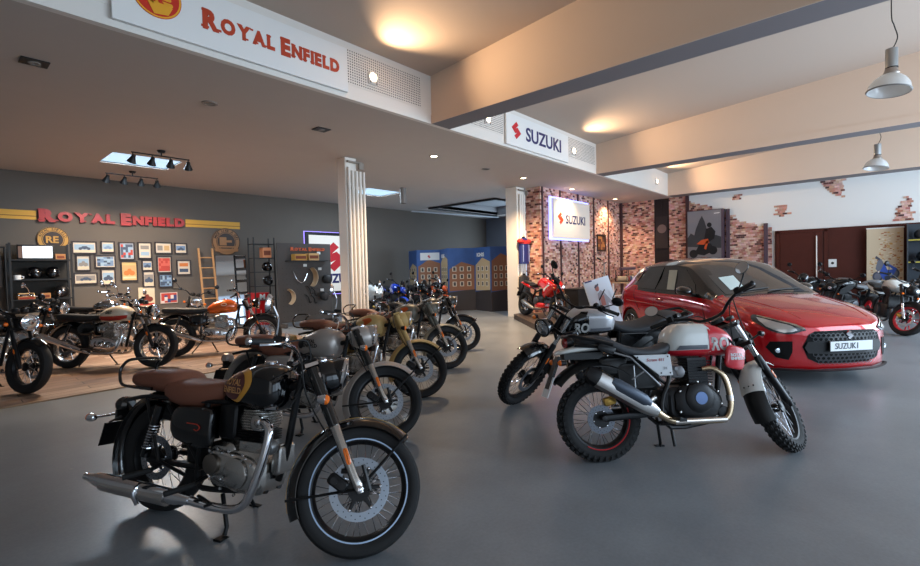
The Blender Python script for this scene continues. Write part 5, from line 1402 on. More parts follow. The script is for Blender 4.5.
    for i in range(-15, 16):
        for j in range(0, 9):
            y = i * .052 + (.026 if j % 2 else 0); z = .275 + j * .042
            inside = abs(y) < (.40 if z > .33 else .35) and not (.375 < z < .52) and z < .60
            if not inside: continue
            ring = [V((1, y + .029 * math.cos(R(a)), z + .026 * math.sin(R(a)))) for a in range(30, 390, 60)]
            ring2 = [V((1, y + .021 * math.cos(R(a)), z + .018 * math.sin(R(a)))) for a in range(30, 390, 60)]
            pr = [proj(bv, p, (-1, 0, 0), .014) for p in ring + ring2]
            if None in pr: continue
            hc.add(pr, [(t, (t + 1) % 6, 6 + (t + 1) % 6, 6 + t) for t in range(6)])
    tag(hc.build('grille_mesh', mat('grille_gloss', (52, 52, 56), .3), body, smooth=False), kind='stuff')
    dec('bumper_beam', [(0, .465, .44), (0, .44, .375), (0, .3, .365), (0, 0, .365), (0, -.3, .365), (0, -.44, .375), (0, -.465, .44), (0, -.44, .50), (0, -.3, .51), (0, 0, .51), (0, .3, .51), (0, .44, .50)], (-1, 0, 0), .02, mat('beam_black', (26, 26, 28), .45, spec=.35), 9, 0, False, sub=3)
    lp = MB().box((.052, 0, .455), (.012, .53, .118)).build('number_plate', M_black, body, bevel=.003)
    MB().box((.060, 0, .455), (.004, .515, .105)).build('plate_face', M_plate, lp, smooth=False)
    mb = MB(); text_mb(mb, 'SUZUK1', (.064, -.205, .425), (0, 1, 0), (0, 0, 1), .092, .003, .0, sx=.88)
    mb.build('plate_characters', mat('plate_ink', (30, 40, 55), .5), lp, smooth=False)
    mb = MB(); suzuki_s(mb, (.035, -.05, .525), (0, 1, 0), (0, 0, 1), .095, .02)
    mb.build('emblem', M_chrome, body, smooth=False)
    # fog lamp corners, lip
    dec('fog_lamp_surround', [(0, .60, .50), (-.1, .78, .49), (-.1, .82, .42), (-.05, .74, .31), (0, .64, .29), (0, .60, .38)], (-1, -.35, 0), .006, M_trim, 7, 0, sub=4)
    for s in (-1, 1):
        p = proj(bv, (-.1, s * .70, .39), (-1, -.3 * s, 0), .012)
        if p is not None:
            MB().lathe([(-.012, .03), (.0, .027), (.004, .002)], p, (1, .3 * s, 0), 20).build('fog_lamp', M_headglass, body)
    mbl = MB(); pts = []
    for i in range(-12, 13):
        y = i / 12 * .80
        x = -.34 * (abs(y) / .865) ** 2.6 + .0
        pts.append(V((x, y, .175)))
    mbl.tube(pts, .022, 6, sc=(1, .45)); mbl.build('front_lip', mat('beam_black'), body)
    # bonnet creases, door seams, handles, mirrors
    for s in (-1, 1):
        for path in ([(-.15, .42), (-.6, .50), (-1.0, .56)], ):
            pts = [proj(bv, (x, s * y, 2), (0, 0, -1), .0) for x, y in catmull(path, 6)]
            MB().tube([p for p in pts if p is not None], .006, 6).build('bonnet_crease', M_red, body)
        for path in ([(-1.22, .30), (-1.20, .6), (-1.30, .93)], [(-2.50, .22), (-2.50, .6), (-2.50, .96)], [(-2.95, .62), (-3.10, .80), (-3.16, 1.0)], [(-1.25, .235), (-1.9, .23), (-2.9, .24)]):
            pts = [proj(bv, (x, s * 3, z), (0, -s, 0), .001) for x, z in catmull(path, 5)]
            MB().tube([p for p in pts if p is not None], .004, 5).build('door_seam', M_trim, body)
        pts = [proj(bv, (x, s * 3, z), (0, -s, 0), .004) for x, z in catmull([(-1.3, .70), (-2.0, .735), (-2.8, .765), (-3.4, .78)], 5)]
        MB().tube([p for p in pts if p is not None], .008, 6).build('body_crease', M_red, body)
        p = proj(bv, (-2.32, s * 3, .84), (0, -s, 0), .012)
        MB().rbox(p, (.18, .02, .028), .012).build('door_handle', M_red, body)
        m = MB().sloft([(-1.66, 1.01, .02, .02, .02, 2.2), (-1.62, 1.01, .09, .06, .05, 2.6), (-1.54, 1.01, .11, .07, .06, 2.6), (-1.46, 1.0, .07, .05, .04, 2.3), (-1.43, 1.0, .02, .02, .02, 2.2)], 18, 3, y0=s * .93)
        m.cyl((-1.50, s * .80, .96), (-1.54, s * .88, .98), .025)
        m = m.build('wing_mirror', mat('mirror_cap_black', (20, 19, 18), .2, coat=1.), body)
        MB().box((-1.665, s * .93, 1.01), (.004, .15, .085)).build('mirror_glass', M_mirror, m)
    # wipers, dashboard papers behind the glass
    MB().tube([proj(bv, (x, y, 2), (0, 0, -1), .015) for x, y in ((-1.12, -.5), (-1.16, -.2), (-1.18, .05))], .007, 6).tube([proj(bv, (x, y, 2), (0, 0, -1), .015) for x, y in ((-1.12, 0), (-1.16, .3), (-1.18, .5))], .007, 6).build('wiper', M_black, body)
    dec('price_sheet', [(-1.20, -.50, 1.0), (-1.22, -.28, 1.0), (-1.46, -.26, 1.2), (-1.44, -.49, 1.2)], (-.5, 0, -1), .009, mat('sheet_pale', (206, 224, 222), .6), 4, 0, False, lab='pale paper sheet on the windscreen')
    dec('info_sheet', [(-2.02, -1, 1.0), (-2.22, -1, 1.0), (-2.36, -1, 1.30), (-2.14, -1, 1.30)], (0, 1, 0), .009, mat('sheet_side', (186, 190, 176), .6), 4, 0, False, lab='pale paper sheet in the side window')
    dec('tail_light', [(-3.6, 1, .95), (-3.75, 1, .93), (-3.8, 1, .75), (-3.68, 1, .74), (-3.55, 1, .84)], (.3, -1, 0), .006, M_redlens, 4, 2)
    # wheels
    M_al = mat('alloy_machined', (170, 170, 174), .25, .9)
    for x in (-.84, -3.29):
        for s in (-1, 1):
            c = V((x, s * .755, .31)); hw = .10
            t = MB().lathe([(-hw, .225), (-hw, .28), (-hw * .8, .305), (0, .31), (hw * .8, .305), (hw, .28), (hw, .225)], c, (0, 1, 0), 40, closed=True).build('wheel', M_tyre, root)
            r = MB().lathe([(s * .09, .226), (s * .095, .215), (s * .03, .20), (-s * .08, .20), (-s * .08, .226)], c, (0, 1, 0), 40, closed=True)
            r.lathe([(s * .03, .02), (s * .07, .03), (s * .075, .05), (s * .03, .06)], c, (0, 1, 0), 20)
            for i in range(5):
                for da in (-.13, .13):
                    a = 2 * PI * i / 5
                    r.tube([c + V((.05 * math.cos(a), s * .07, .05 * math.sin(a))), c + V((.21 * math.cos(a + da * 1.7), s * .085, .21 * math.sin(a + da * 1.7)))], [.02, .015], 6, sc=(1, .7))
            r.build('rim', M_al, t)
            MB().lathe([(0, .15), (s * .01, .15)], c, (0, 1, 0), 30).build('brake_disc', M_disc, t)
    root.location = (6.713, .233, 0); root.rotation_euler = (0, 0, 2 * PI - 2.2965)
    return root
build_car()
# ---------------------------------------------------------------- motorcycles in place
M_Apaint = mat('deep_black_paint', (5, 6, 9), .1, coat=.7)
G1 = 'classic motorcycles parked in the angled row'
hd = V((.478, -1.311)).normalized()
def row(b, fx, fy, lean=9.):
    place_bike(b[0], b[1], (fx - hd.x * 1.395, fy - hd.y * 1.395), (fx, fy), lean, 0., 'both')
row(classic('motorcycle', 'glossy black motorcycle with brown seats and maroon gold tank badge, nearest the camera', G1, M_Apaint, M_gblack, M_gblack, 'oval', accent=M_gblack, stripe=mat('rim_light_blue', (176, 198, 226), .25), rim=M_sblack), 1.34, 1.897)
M_sil = mat('satin_silver_paint', (172, 164, 158), .35, .5)
row(classic('motorcycle', 'matt silver tank motorcycle with brown seats, second in the angled row', G1, M_sil, M_sil, M_gblack, 'letters', rim=M_sblack), 2.432, 3.018)
M_tan = mat('desert_tan_paint', (176, 146, 92), .5)
row(classic('motorcycle', 'desert tan motorcycle with tan forks and brown seats, third in the angled row', G1, M_tan, M_tan, M_tan, 'wing', rim=M_sblack), 3.504, 3.725)
M_olv = mat('dark_olive_paint', (92, 88, 78), .45)
row(classic('motorcycle', 'dark grey green motorcycle with copper wing badge, fourth in the angled row', G1, M_olv, mat('olive_fender', (126, 122, 108), .5), mat('olive_fork', (84, 84, 76), .45), 'wing', rim=M_sblack, hi=False), 4.767, 4.501)
row(classic('motorcycle', 'black fork motorcycle with dark tank, last and furthest of the angled row', G1, mat('dark_grey_paint', (50, 50, 50), .35), M_gblack, M_gblack, None, seatm=M_blackseat, rim=M_sblack, hi=False), 5.992, 5.248)
G2 = 'scrambler motorcycles in front of the car'
M_white = mat('gloss_white_paint', (216, 218, 214), .25, coat=.6)
M_bred = mat('scrambler_red', (196, 28, 44), .3, coat=.6)
b = scrambler('motorcycle', 'red and white scrambler motorcycle with grey upswept silencer, parked in front of the red car', G2, M_white, M_bred, M_bred, M_plate, M_white, M_white, mat('panel_white', (200, 204, 208), .4), mat('panel_red_ink', (170, 50, 60), .5), rings=mat('rim_red', (190, 40, 46), .4))
place_bike(b[0], b[1], (3.14, 1.465), (4.163, .449), 10, 0., 'both', .93)
M_slv = mat('silver_tank_paint', (186, 186, 190), .3, .4)
b = scrambler('motorcycle', 'black and silver scrambler motorcycle facing left behind the red and white one', G2, M_slv, M_gblack, M_gblack, mat('letter_blue', (110, 200, 220), .5), M_gblack, M_gblack, M_gblack, None, sill=False)
place_bike(b[0], b[1], (4.98, 1.73), (3.946, 2.75), 10)
G3 = 'twin cylinder motorcycles on the wooden floor'
M_bone = mat('bone_white_paint', (214, 200, 178), .3, coat=.5)
ZW = .012
def park(b, rear, front, z=0., lean=8.):
    place_bike(b[0], b[1], rear, front, lean, z)
park(roadster('motorcycle', 'motorcycle with bone white tank over a red band on the wooden floor', G3, M_bone, mat('band_red', (168, 34, 28), .3, coat=.5), 'letters'), (1.39, 9.33), (2.23, 8.25), ZW)
park(roadster('motorcycle', 'motorcycle with bright orange tank and round white badge on the wooden floor', G3, mat('orange_candy', (206, 92, 28), .22, .2, coat=1.), None, 'disc'), (2.82, 8.97), (3.93, 8.25), ZW)
park(roadster('motorcycle', 'black motorcycle at the left edge of the picture, round headlight turned to the camera', G3, M_gblack, None, None, chrome=False, steer=2), (.06, 9.0), (.73, 7.72), ZW)
park(roadster('motorcycle', 'chrome tank motorcycle behind the bone white and red one', G3, M_chrome, None, None), (1.76, 11.96), (2.62, 10.85), ZW)
park(roadster('motorcycle', 'grey nacelle motorcycle facing the camera behind the orange tank one', G3, mat('dark_grey_paint'), None, None, chrome=False, steer=10), (3.9, 11.65), (3.4, 10.35), ZW)
park(roadster('motorcycle', 'black motorcycle with pale tank behind the one at the left picture edge', G3, M_gblack, M_bone, None), (.65, 11.8), (1.5, 10.7), ZW)
G4 = 'motorcycles parked beyond the first column'
park(naked('motorcycle', 'white faired motorcycle just right of the first column, far back', G4, M_white, fairing=M_white), (8.9, 12.0), (8.5, 10.75))
park(naked('motorcycle', 'blue and black motorcycle in the far group', G4, mat('deep_blue', (24, 60, 170), .25, coat=1.), mat('deep_blue'), screen=True), (9.75, 11.9), (9.25, 10.6))
park(naked('motorcycle', 'dark tall motorcycle with clear mirrors, right of the blue one', G4, M_gblack, screen=True), (10.5, 11.6), (9.9, 10.35))
park(naked('motorcycle', 'black motorcycle with amber accents in front of the cardboard wall', G4, M_gblack, mat('orange_panel', (200, 84, 40), .3)), (11.05, 11.4), (10.5, 10.05))
G5 = 'motorcycles by the brick wall'
M_srd = mat('sport_red', (206, 26, 24), .2, coat=1.)
park(naked('motorcycle', 'red sport motorcycle with twin round headlights on the dark platform', G5, M_srd, fairing=M_srd, lights='twin', steer=16), (10.5, 6.95), (9.95, 5.7), .13)
G6 = 'motorcycles behind the bonnet of the red car'
park(naked('motorcycle', 'white and black motorcycle with red wheel rims at the right edge', G6, M_white, M_sblack, rim=mat('rim_bright_red', (196, 36, 44), .35), tailm=M_white, steer=30, fork=M_sblack), (13.0, .11), (11.58, -.41))
park(naked('motorcycle', 'black motorcycle with small screen, nearest the brown door', G6, M_gblack, screen=True, box=False), (15.35, .95), (14.15, 1.65))
park(naked('motorcycle', 'black motorcycle with grey seat between the brown door and the white one', G6, M_gblack, seatm=mat('grey_seat', (110, 112, 116), .5)), (14.4, .1), (13.15, 1.0))
park(naked('motorcycle', 'dark motorcycle by the shelf at the far right edge', G6, M_gblack), (15.75, -1.65), (15.0, -.5))
# ---------------------------------------------------------------- things on the walls and floor
def local(o): return Matrix.Translation(-V(o.location))
M_frame = mat('dark_picture_frame', (40, 26, 22), .4)
M_mount = mat('picture_mount', (214, 198, 176), .6)
def picture(x0, z0, x1, z1, cols, lab, kind=0, y=YB, name='framed_picture', group='framed pictures in the cluster on the grey wall', frame=True, seed=0):
    rr = random.Random(seed + int(x0 * 100))
    cx, cz = (x0 + x1) / 2, (z0 + z1) / 2
    e = empty(name, lab, 'picture', (cx, y, cz), 0, group)
    hw, hh = (x1 - x0) / 2, (z1 - z0) / 2; t = .028 if frame else 0
    if frame:
        MB().bx(-hw, hw, -.035, -.002, hh - t, hh).bx(-hw, hw, -.035, -.002, -hh, -hh + t).bx(-hw, -hw + t, -.035, -.002, -hh + t, hh - t).bx(hw - t, hw, -.035, -.002, -hh + t, hh - t).build('frame', M_frame, e, smooth=False)
    MB().bx(-hw + t, hw - t, -.02, -.004, -hh + t, hh - t).build('mount', M_mount if cols[0] is None else mat('print_%d_%d_%d' % cols[0], cols[0], .6), e, smooth=False)
    ms = [mat('print_%d_%d_%d' % c, c, .6) for c in cols[1:]]
    mb = MB(); w, h = (hw - t) * .9, (hh - t) * .86
    Y = -.0215
    if kind == 0:      # landscape print: sky band, machine blob, ground band
        mb.m = 0; mb.bx(-w, w, Y, -.02, -h * .5, h * .75)
        mb.m = 1 % len(ms)
        ring = lambda r, cx_, cz_: [V((cx_ + r * math.cos(a * PI / 8), Y - .001, cz_ + r * math.sin(a * PI / 8))) for a in range(16)]
        mb.poly(ring(h * .32, -w * .42, -h * .25)).poly(ring(h * .32, w * .42, -h * .25))
        mb.poly([(-w * .45, Y - .0015, -h * .15), (-w * .2, Y - .0015, h * .3), (w * .2, Y - .0015, h * .35), (w * .5, Y - .0015, -h * .1), (0, Y - .0015, -h * .4)])
        mb.m = 2 % len(ms); mb.bx(-w, w, Y - .001, -.02, -h * .95, -h * .7)
    elif kind == 1:    # blocks of colour
        n = 5
        for i in range(n):
            for j in range(n):
                mb.m = rr.randrange(len(ms))
                mb.bx(-w + 2 * w * i / n, -w + 2 * w * (i + 1) / n, Y - .0004 * mb.m, -.02, -h + 2 * h * j / n, -h + 2 * h * (j + 1) / n)
    elif kind == 2:    # two small prints
        for sg in (-1, 1):
            mb.m = (sg + 1) // 2 % len(ms)
            if w > h: mb.bx(sg * w * .5 - w * .38, sg * w * .5 + w * .38, Y, -.02, -h * .6, h * .6)
            else: mb.bx(-w * .8, w * .8, Y, -.02, sg * h * .5 - h * .3, sg * h * .5 + h * .3)
    mb.build('print', ms, e, smooth=False)
    return e
B = (112, 138, 170); LB = (150, 176, 196); DB = (70, 84, 104); RD = (186, 66, 54); OR = (206, 120, 60); CR = (222, 204, 170); GY = (140, 134, 128); TN = (196, 160, 110)
P_ = [
 (2.104, 1.944, 2.556, 2.228, (None, LB, DB, CR), 'wide framed print with a blue scene, top left of the picture cluster', 0),
 (2.623, 1.97, 2.896, 2.243, (None, LB, B, CR), 'small framed blue print, second in the top row of the cluster', 0),
 (2.964, 1.806, 3.285, 2.229, ((176, 180, 190), RD, LB, DB), 'framed poster with red top and blue lower half in the cluster', 1),
 (3.342, 1.83, 3.64, 2.239, (None, LB, GY), 'framed cream poster with two small blue discs in the cluster', 2),
 (3.698, 1.956, 4.083, 2.249, (None, GY, TN), 'wide framed cream print with small vehicle drawings, top row of the cluster', 2),
 (4.138, 1.959, 4.428, 2.235, (None, B, DB, CR), 'framed photo at the top right end of the cluster', 0),
 (2.161, 1.559, 2.431, 1.919, (None, LB, GY, CR), 'upright framed pale drawing at the left of the second row of the cluster', 0),
 (2.50, 1.62, 2.901, 1.921, (None, B, DB, LB), 'wide framed blue crowd print in the second row of the cluster', 1),
 (2.985, 1.30, 3.327, 1.783, ((214, 178, 118), TN, OR, CR), 'large framed sand coloured poster with an orange motorcycle in the cluster', 0),
 (3.408, 1.535, 3.65, 1.806, (None, B, DB, CR), 'small framed blue print in the middle of the cluster', 0),
 (3.728, 1.477, 4.064, 1.904, ((196, 180, 160), RD, (206, 96, 80), RD), 'large framed red poster right of centre in the cluster', 1),
 (4.167, 1.415, 4.502, 1.805, (None, DB, OR), 'framed sheet with two photos at the right edge of the cluster', 2),
 (2.111, 1.259, 2.548, 1.521, (None, GY, DB, CR), 'wide framed print at the bottom left of the cluster', 0),
 (2.598, 1.222, 2.886, 1.601, (None, LB, DB, CR), 'upright framed print with a dark blue motorcycle, bottom row of the cluster', 0),
 (3.419, 1.14, 3.678, 1.54, (None, GY, DB, CR), 'small framed print with dark bars at the bottom of the cluster', 0),
 (3.754, 1.122, 4.073, 1.459, ((130, 158, 186), LB, B, DB), 'framed pale blue print below the red poster in the cluster', 1)]
for i, (x0, z0, x1, z1, c, lab, k) in enumerate(P_):
    picture(x0, z0, x1, z1, c, lab, k, seed=i)
picture(3.32, .66, 3.66, 1.14, ((216, 200, 172), (216, 200, 172), (120, 50, 36), RD), 'unframed cream poster with a dark red motorcycle below the cluster', 0, frame=False, group=None, name='poster', seed=40)
picture(3.78, .72, 4.16, .99, ((210, 190, 180), RD, (220, 210, 205), (60, 70, 120)), 'small red and white patterned board standing behind the bone white tank motorcycle', 1, frame=False, group=None, name='pattern_board', seed=9)
picture(14.95, 1.88, 15.60, 2.46, ((60, 44, 32), (170, 110, 60), (110, 60, 40), (60, 36, 28)), 'single framed picture on the brick wall right of the backlit sign', 1, y=7.02, group=None, seed=5)

# round emblems
def emblem(x, z, r, lab, ring, inner, txt, ink):
    e = empty('round_wall_emblem', lab, 'emblem', (x, YB, z))
    MB().lathe([(.002, r), (.03, r), (.034, r * .97), (.034, r * .96)], (0, 0, 0), (0, -1, 0), 48).build('disc', ring, e)
    MB().lathe([(.034, r * .70), (.037, r * .70), (.037, r * .66), (.034, r * .66)], (0, 0, 0), (0, -1, 0), 40, closed=True).lathe([(.034, r * .94), (.037, r * .94), (.037, r * .99), (.034, r * .99)], (0, 0, 0), (0, -1, 0), 40, closed=True).build('rim_line', ink, e)
    MB().lathe([(.034, r * .62), (.036, .002)], (0, 0, 0), (0, -1, 0), 40).build('field', inner, e)
    mb = MB(); n = len(txt)
    for i, ch in enumerate(txt):
        a = R(160 - 140 * i / (n - 1))
        u = V((math.cos(a), 0, math.sin(a))); t = V((math.sin(a), 0, -math.cos(a)))
        if ch != ' ':
            text_mb(mb, ch, u * r * .74 - t * r * .07 + V((0, -.038, 0)), t, u, r * .24, .004, .02)
    mb.build('lettering', ink, e, smooth=False)
    return e
M_gy = mat('emblem_yellow', (190, 142, 62), .5); M_dk = mat('emblem_dark', (48, 36, 30), .5)
e = emblem(1.80, 2.25, .27, 'yellow round wall emblem with dark lettering above the left shelf', M_gy, M_dk, 'ROYAL ENFIELD', M_dk)
mb = MB(); text_mb(mb, 'RE', (-.13, -.04, -.07), (1, 0, 0), (0, 0, 1), .20, .006, .03, sx=1.0)
mb.build('monogram', M_gy, e, smooth=False)
e = emblem(5.41, 2.30, .37, 'brown round wall emblem with dark lettering above the mirror', mat('emblem_wood', (150, 108, 70), .6), M_dk, 'MADE LIKE A GUN', M_dk)
MB().bx(-.18, .0, -.045, -.036, -.10, .12).bx(.0, .14, -.045, -.036, -.02, .04).bx(-.25, .25, -.045, -.036, -.16, -.12).build('cannon_relief', mat('emblem_wood'), e, smooth=False)
MB().bx(-.30, .30, -.05, -.037, -.27, -.19).build('banner', mat('emblem_wood'), e, smooth=False)

# leaning mirror, ladder
e = empty('standing_mirror', 'tall frameless mirror leaning on the grey wall below the brown round emblem', 'mirror', (5.42, YB - .30, .012), R(-14))
rx = Matrix.Rotation(R(-6), 4, 'X')
MB(rx).bx(-.38, .38, -.02, 0, .02, 1.93).build('backing', M_black, e, smooth=False)
MB(rx).bx(-.37, .37, -.024, -.0205, .03, 1.92).build('mirror_glass', M_mirror, e, smooth=False)
e = empty('wooden_ladder', 'leaning wooden ladder beside the mirror', 'ladder', (4.83, YB - .45, .012))
M_lw = mat('ladder_pine', (188, 140, 92), .6)
rx = Matrix.Rotation(R(-9), 4, 'X')
for x in (-.17, .17):
    MB(rx).box((x, 0, 1.06), (.045, .03, 2.12)).build('rail', M_lw, e, smooth=False)
for i in range(7):
    MB(rx).cyl((-.17, 0, .25 + .27 * i), (.17, 0, .25 + .27 * i), .016).build('rung', M_lw, e)

# shelf unit on the left with its goods
M_shelf = mat('black_steel_shelf', (24, 24, 25), .5)
def helmet(x, y, z, rz, m, lab, group, visor=True):
    e = empty('helmet', lab, 'helmet', (x, y, z), rz, group)
    MB().sloft([(-.14, .12, .03, .03, .03, 2), (-.11, .12, .085, .09, .08, 2.2), (-.03, .125, .118, .125, .11, 2.2), (.05, .125, .118, .125, .11, 2.2), (.11, .115, .09, .10, .10, 2.2), (.145, .10, .045, .04, .05, 2)], 20, 3).build('shell', m, e)
    if visor:
        MB().ell((.055, 0, .145), (.098, .112, .05), 18, 8).build('visor', mat('helmet_visor', (14, 14, 16), .06, coat=1.), e)
    return e
e = empty('shelf_unit', 'black steel shelf unit against the grey wall at the far left', 'shelf', (1.53, 12.9, .012))
for sx in (-.47, .47):
    for sy in (-.2, .2):
        MB().box((sx, sy, 1.06), (.035, .035, 2.12)).build('post', M_shelf, e, smooth=False)
for z in (.55, .98, 1.38, 1.78):
    MB().box((0, 0, z), (.92, .42, .025)).build('shelf_board', M_shelf, e, smooth=False)
MB().box((0, .205, 1.3), (.92, .01, 1.6)).build('back_panel', mat('shelf_back', (52, 48, 42), .7), e, smooth=False)
GH = 'black helmets on the left shelf unit'
helmet(1.42, 12.85, 1.405, R(-70), M_gblack, 'larger glossy black helmet in the middle of the left shelf unit', GH)
helmet(1.72, 12.88, 1.405, R(-110), M_gblack, 'black helmet right of the larger one on the left shelf unit', GH)
helmet(1.84, 12.8, 1.005, R(-120), M_sblack, 'black helmet on the lower board of the left shelf unit', GH)
def boxy(name, lab, cat, c, d, m, rz=0, group=None, lid=None):
    e = empty(name, lab, cat, (c[0], c[1], c[2]), rz, group)
    MB().bx(-d[0] / 2, d[0] / 2, -d[1] / 2, d[1] / 2, 0, d[2]).build('carton', m, e, smooth=False, bevel=.004)
    MB().bx(-d[0] / 2 + .02, d[0] / 2 - .02, -d[1] / 2 - .002, -d[1] / 2, d[2] * .25, d[2] * .7).build('print', lid or mat('carton_print', (120, 60, 36), .7), e, smooth=False)
    return e
M_cart = mat('cardboard', (176, 122, 74), .75); M_cart2 = mat('cardboard_pale', (206, 164, 110), .75)
boxy('carton', 'orange brown carton beside the white screen on the left shelf unit', 'box', (1.83, 12.80, 1.795), (.16, .18, .12), M_cart)
boxy('carton', 'red and brown flat carton on the lower board of the left shelf unit', 'box', (1.28, 12.82, .995), (.26, .2, .07), M_cart, lid=mat('carton_red', (150, 40, 30), .6))
boxy('carton', 'pale carton stacked on the red and brown flat one', 'box', (1.28, 12.82, 1.068), (.24, .18, .06), M_cart2)
boxy('carton', 'small brown carton right of the stacked pair on the left shelf unit', 'box', (1.58, 12.82, .995), (.14, .16, .12), M_cart)
e = empty('display_screen', 'screen with a plain white picture on the top board of the left shelf unit', 'screen', (1.46, 12.86, 1.795))
MB().rbox((0, 0, .16), (.56, .05, .30), .01).box((0, .02, .01), (.2, .12, .012)).build('housing', M_black, e)
MB().bx(-.20, .26, -.030, -.027, .04, .28).build('panel', mat('screen_white', (220, 224, 230), .4, emit=(226, 232, 240), es=.75), e, smooth=False)
MB().bx(-.265, -.205, -.030, -.027, .04, .28).build('panel', mat('screen_side', (110, 84, 70), .5), e, smooth=False)
e = empty('mug', 'white mug on the helmet board of the left shelf unit', 'mug', (1.16, 12.8, 1.393))
MB().lathe([(0, .055), (.10, .06), (.10, .053), (.01, .048)], (0, 0, 0), (0, 0, 1), 20).build('cup', M_paper, e)
MB().tube([(.055, 0, .08), (.095, 0, .07), (.09, 0, .035), (.055, 0, .025)], .008, 6, k=3).build('handle', M_paper, e)
# garment rail
e = empty('garment_rail', 'black garment rail with dark clothes at the far left edge', 'clothes rail', (.56, 12.55, .012))
MB().cyl((-.42, 0, 2.02), (.42, 0, 2.02), .016).build('bar', M_shelf, e)
for sx in (-.42, .42):
    MB().cyl((sx, 0, .03), (sx, 0, 2.02), .018).build('post', M_shelf, e)
    MB().cyl((sx, -.25, .02), (sx, .25, .02), .02).build('foot', M_shelf, e)
def jacket(x, y, z, rz, m, lab, group, h=.75, w=.5, name='hanging_jacket', cat='jacket', panel=None, sleeves=True):
    e = empty(name, lab, cat, (x, y, z), rz, group)
    MB().sloft([(0, -.03, .07, .02, .02, 2)] * 2, 8, 1).tube([(0, 0, .0), (.0, .0, -.04), (.16, 0, -.10)], .006, 6).tube([(0, 0, -.04), (-.16, 0, -.10)], .006, 6).tube([(0, 0, 0), (0, 0, .04), (.02, 0, .06)], .004, 5).build('hanger', M_black, e)
    rs = []
    for zz, ww, dd in ((-.05, .08, .04), (-.08, .36 * w, .06), (-.13, .46 * w, .08), (-.3, .44 * w, .085), (-.5, .42 * w, .08), (-h, .46 * w, .085)):
        rs.append([V((ww * math.copysign(abs(math.cos(t * PI / 8)) ** .8, math.cos(t * PI / 8)), dd * math.sin(t * PI / 8) * (1 + .12 * math.cos(t * 3)), zz)) for t in range(16)])
    MB().rings(rs).build('torso', m, e)
    if sleeves:
        for s in (-1, 1):
            MB().tube([(s * .38 * w, 0, -.11), (s * .52 * w, -.02, -.28), (s * .54 * w, -.03, -.62)], [.05, .06, .045], 10, k=3, sc=(1, .9)).build('sleeve', m, e)
    if panel:
        MB().box((0, -.085, -.17), (.36 * w * 2, .012, .10)).build('shoulder_panel', panel, e, bevel=.003)
        for sx in (-.14, .14):
            MB().ell((sx * w * 2.6, -.02, -.15), (.10, .10, .07), 12, 8).build('shoulder_pad', panel, e)
            MB().tube([(sx * w * 2, -.09, -.25), (sx * w * 2, -.088, -h + .06)], .012, 6).build('stripe', mat('pale_stripe', (150, 160, 210), .5), e)
    return e
for i in range(4):
    jacket(.24 + .2 * i, 12.55, 2.02, R(82), [M_blackseat, mat('olive_cloth', (52, 50, 38), .8), mat('brown_cloth', (60, 44, 34), .8)][i % 3], ['black', 'dark olive', 'dark brown'][i % 3] + ' jacket on the left garment rail, ' + ['first', 'second', 'third', 'fourth', 'fifth', 'sixth'][i] + ' from the picture edge', 'jackets on the garment rail')

# accessory wall: open rack and the grey display board
e = empty('open_rack', 'tall thin black rack left of the accessory board', 'rack', (5.72, 11.9, .012))
for sx in (-.27, .27):
    for sy in (-.15, .15):
        MB().box((sx, sy, 1.16), (.025, .025, 2.32)).build('post', M_shelf, e, smooth=False)
for i in range(6):
    MB().box((0, 0, .35 + .36 * i), (.54, .30, .02)).build('shelf_board', M_shelf, e, smooth=False)
GR = 'black helmets on the tall thin rack'
helmet(5.83, 11.85, 1.453, R(-80), M_gblack, 'black helmet on the fourth board of the tall thin rack', GR)
helmet(5.84, 11.85, 1.093, R(-100), M_sblack, 'black helmet on the third board of the tall thin rack', GR)
boxy('carton', 'orange carton near the top of the tall thin rack', 'box', (5.80, 11.85, 1.813), (.22, .2, .26), mat('carton_orange', (206, 134, 92), .7))
e = empty('accessory_board', 'dark grey standing board with accessories and orange lettering left of the first column', 'display board', (6.68, 11.42, .012))
le = local(e)
M_peg = mat('board_grey', (78, 74, 72), .8)
MB().bx(-.78, .78, 0, .05, .1, 2.17).bx(-.78, -.72, -.3, .3, 0, .1).bx(.72, .78, -.3, .3, 0, .1).build('panel', M_peg, e, smooth=False)
mb = MB(); smallcaps(mb, ['ROYAL', 'ENFIELD'], (-.42, -.02, 1.98), (1, 0, 0), (0, 0, 1), .10, .02, .05, 1.0)
mb.build('lettering', mat('letter_orange', (206, 92, 50), .5), e, smooth=False)
MB().box((.02, -.11, 1.70), (1.2, .22, .02)).build('shelf_board', M_shelf, e, smooth=False)
hk = MB()
for i in range(14):
    for j in range(10):
        hk.box((-.65 + .1 * i, -.001, .25 + .14 * j), (.012, .003, .012))
tag(hk.build('perforation', M_hole, e, smooth=False), kind='stuff')
boxy('carton', 'golden brown carton on the board shelf under the orange lettering', 'box', (6.44, 11.31, 1.725), (.34, .2, .17), mat('carton_gold', (190, 140, 66), .7))
boxy('carton', 'open brown carton with metal parts on the board shelf', 'box', (6.82, 11.31, 1.725), (.30, .2, .19), M_cart2)
GT = 'white price cards on the accessory board'
for i, (x, z, lab) in enumerate(((7.08, 1.93, 'top right'), (7.10, 1.50, 'right middle'), (7.15, .92, 'right lower'), (6.66, 1.60, 'centre'))):
    tag(MB().bx(x - .05, x + .05, 11.40, 11.408, z - .035, z + .035).build('price_card', M_paper, smooth=False), 'white price card at the ' + lab + ' of the accessory board', 'card', GT)
def fender_part(x, z, m, lab, sc=1., a0=-60, a1=60, hw=.09):
    o = MB().arc_shell((x - .3 * sc, 11.30, z), .42 * sc, a0, a1, hw, .03, .01, 20, 8).build('spare_fender', m)
    return tag(o, lab, 'fender', 'spare fenders on the accessory board')
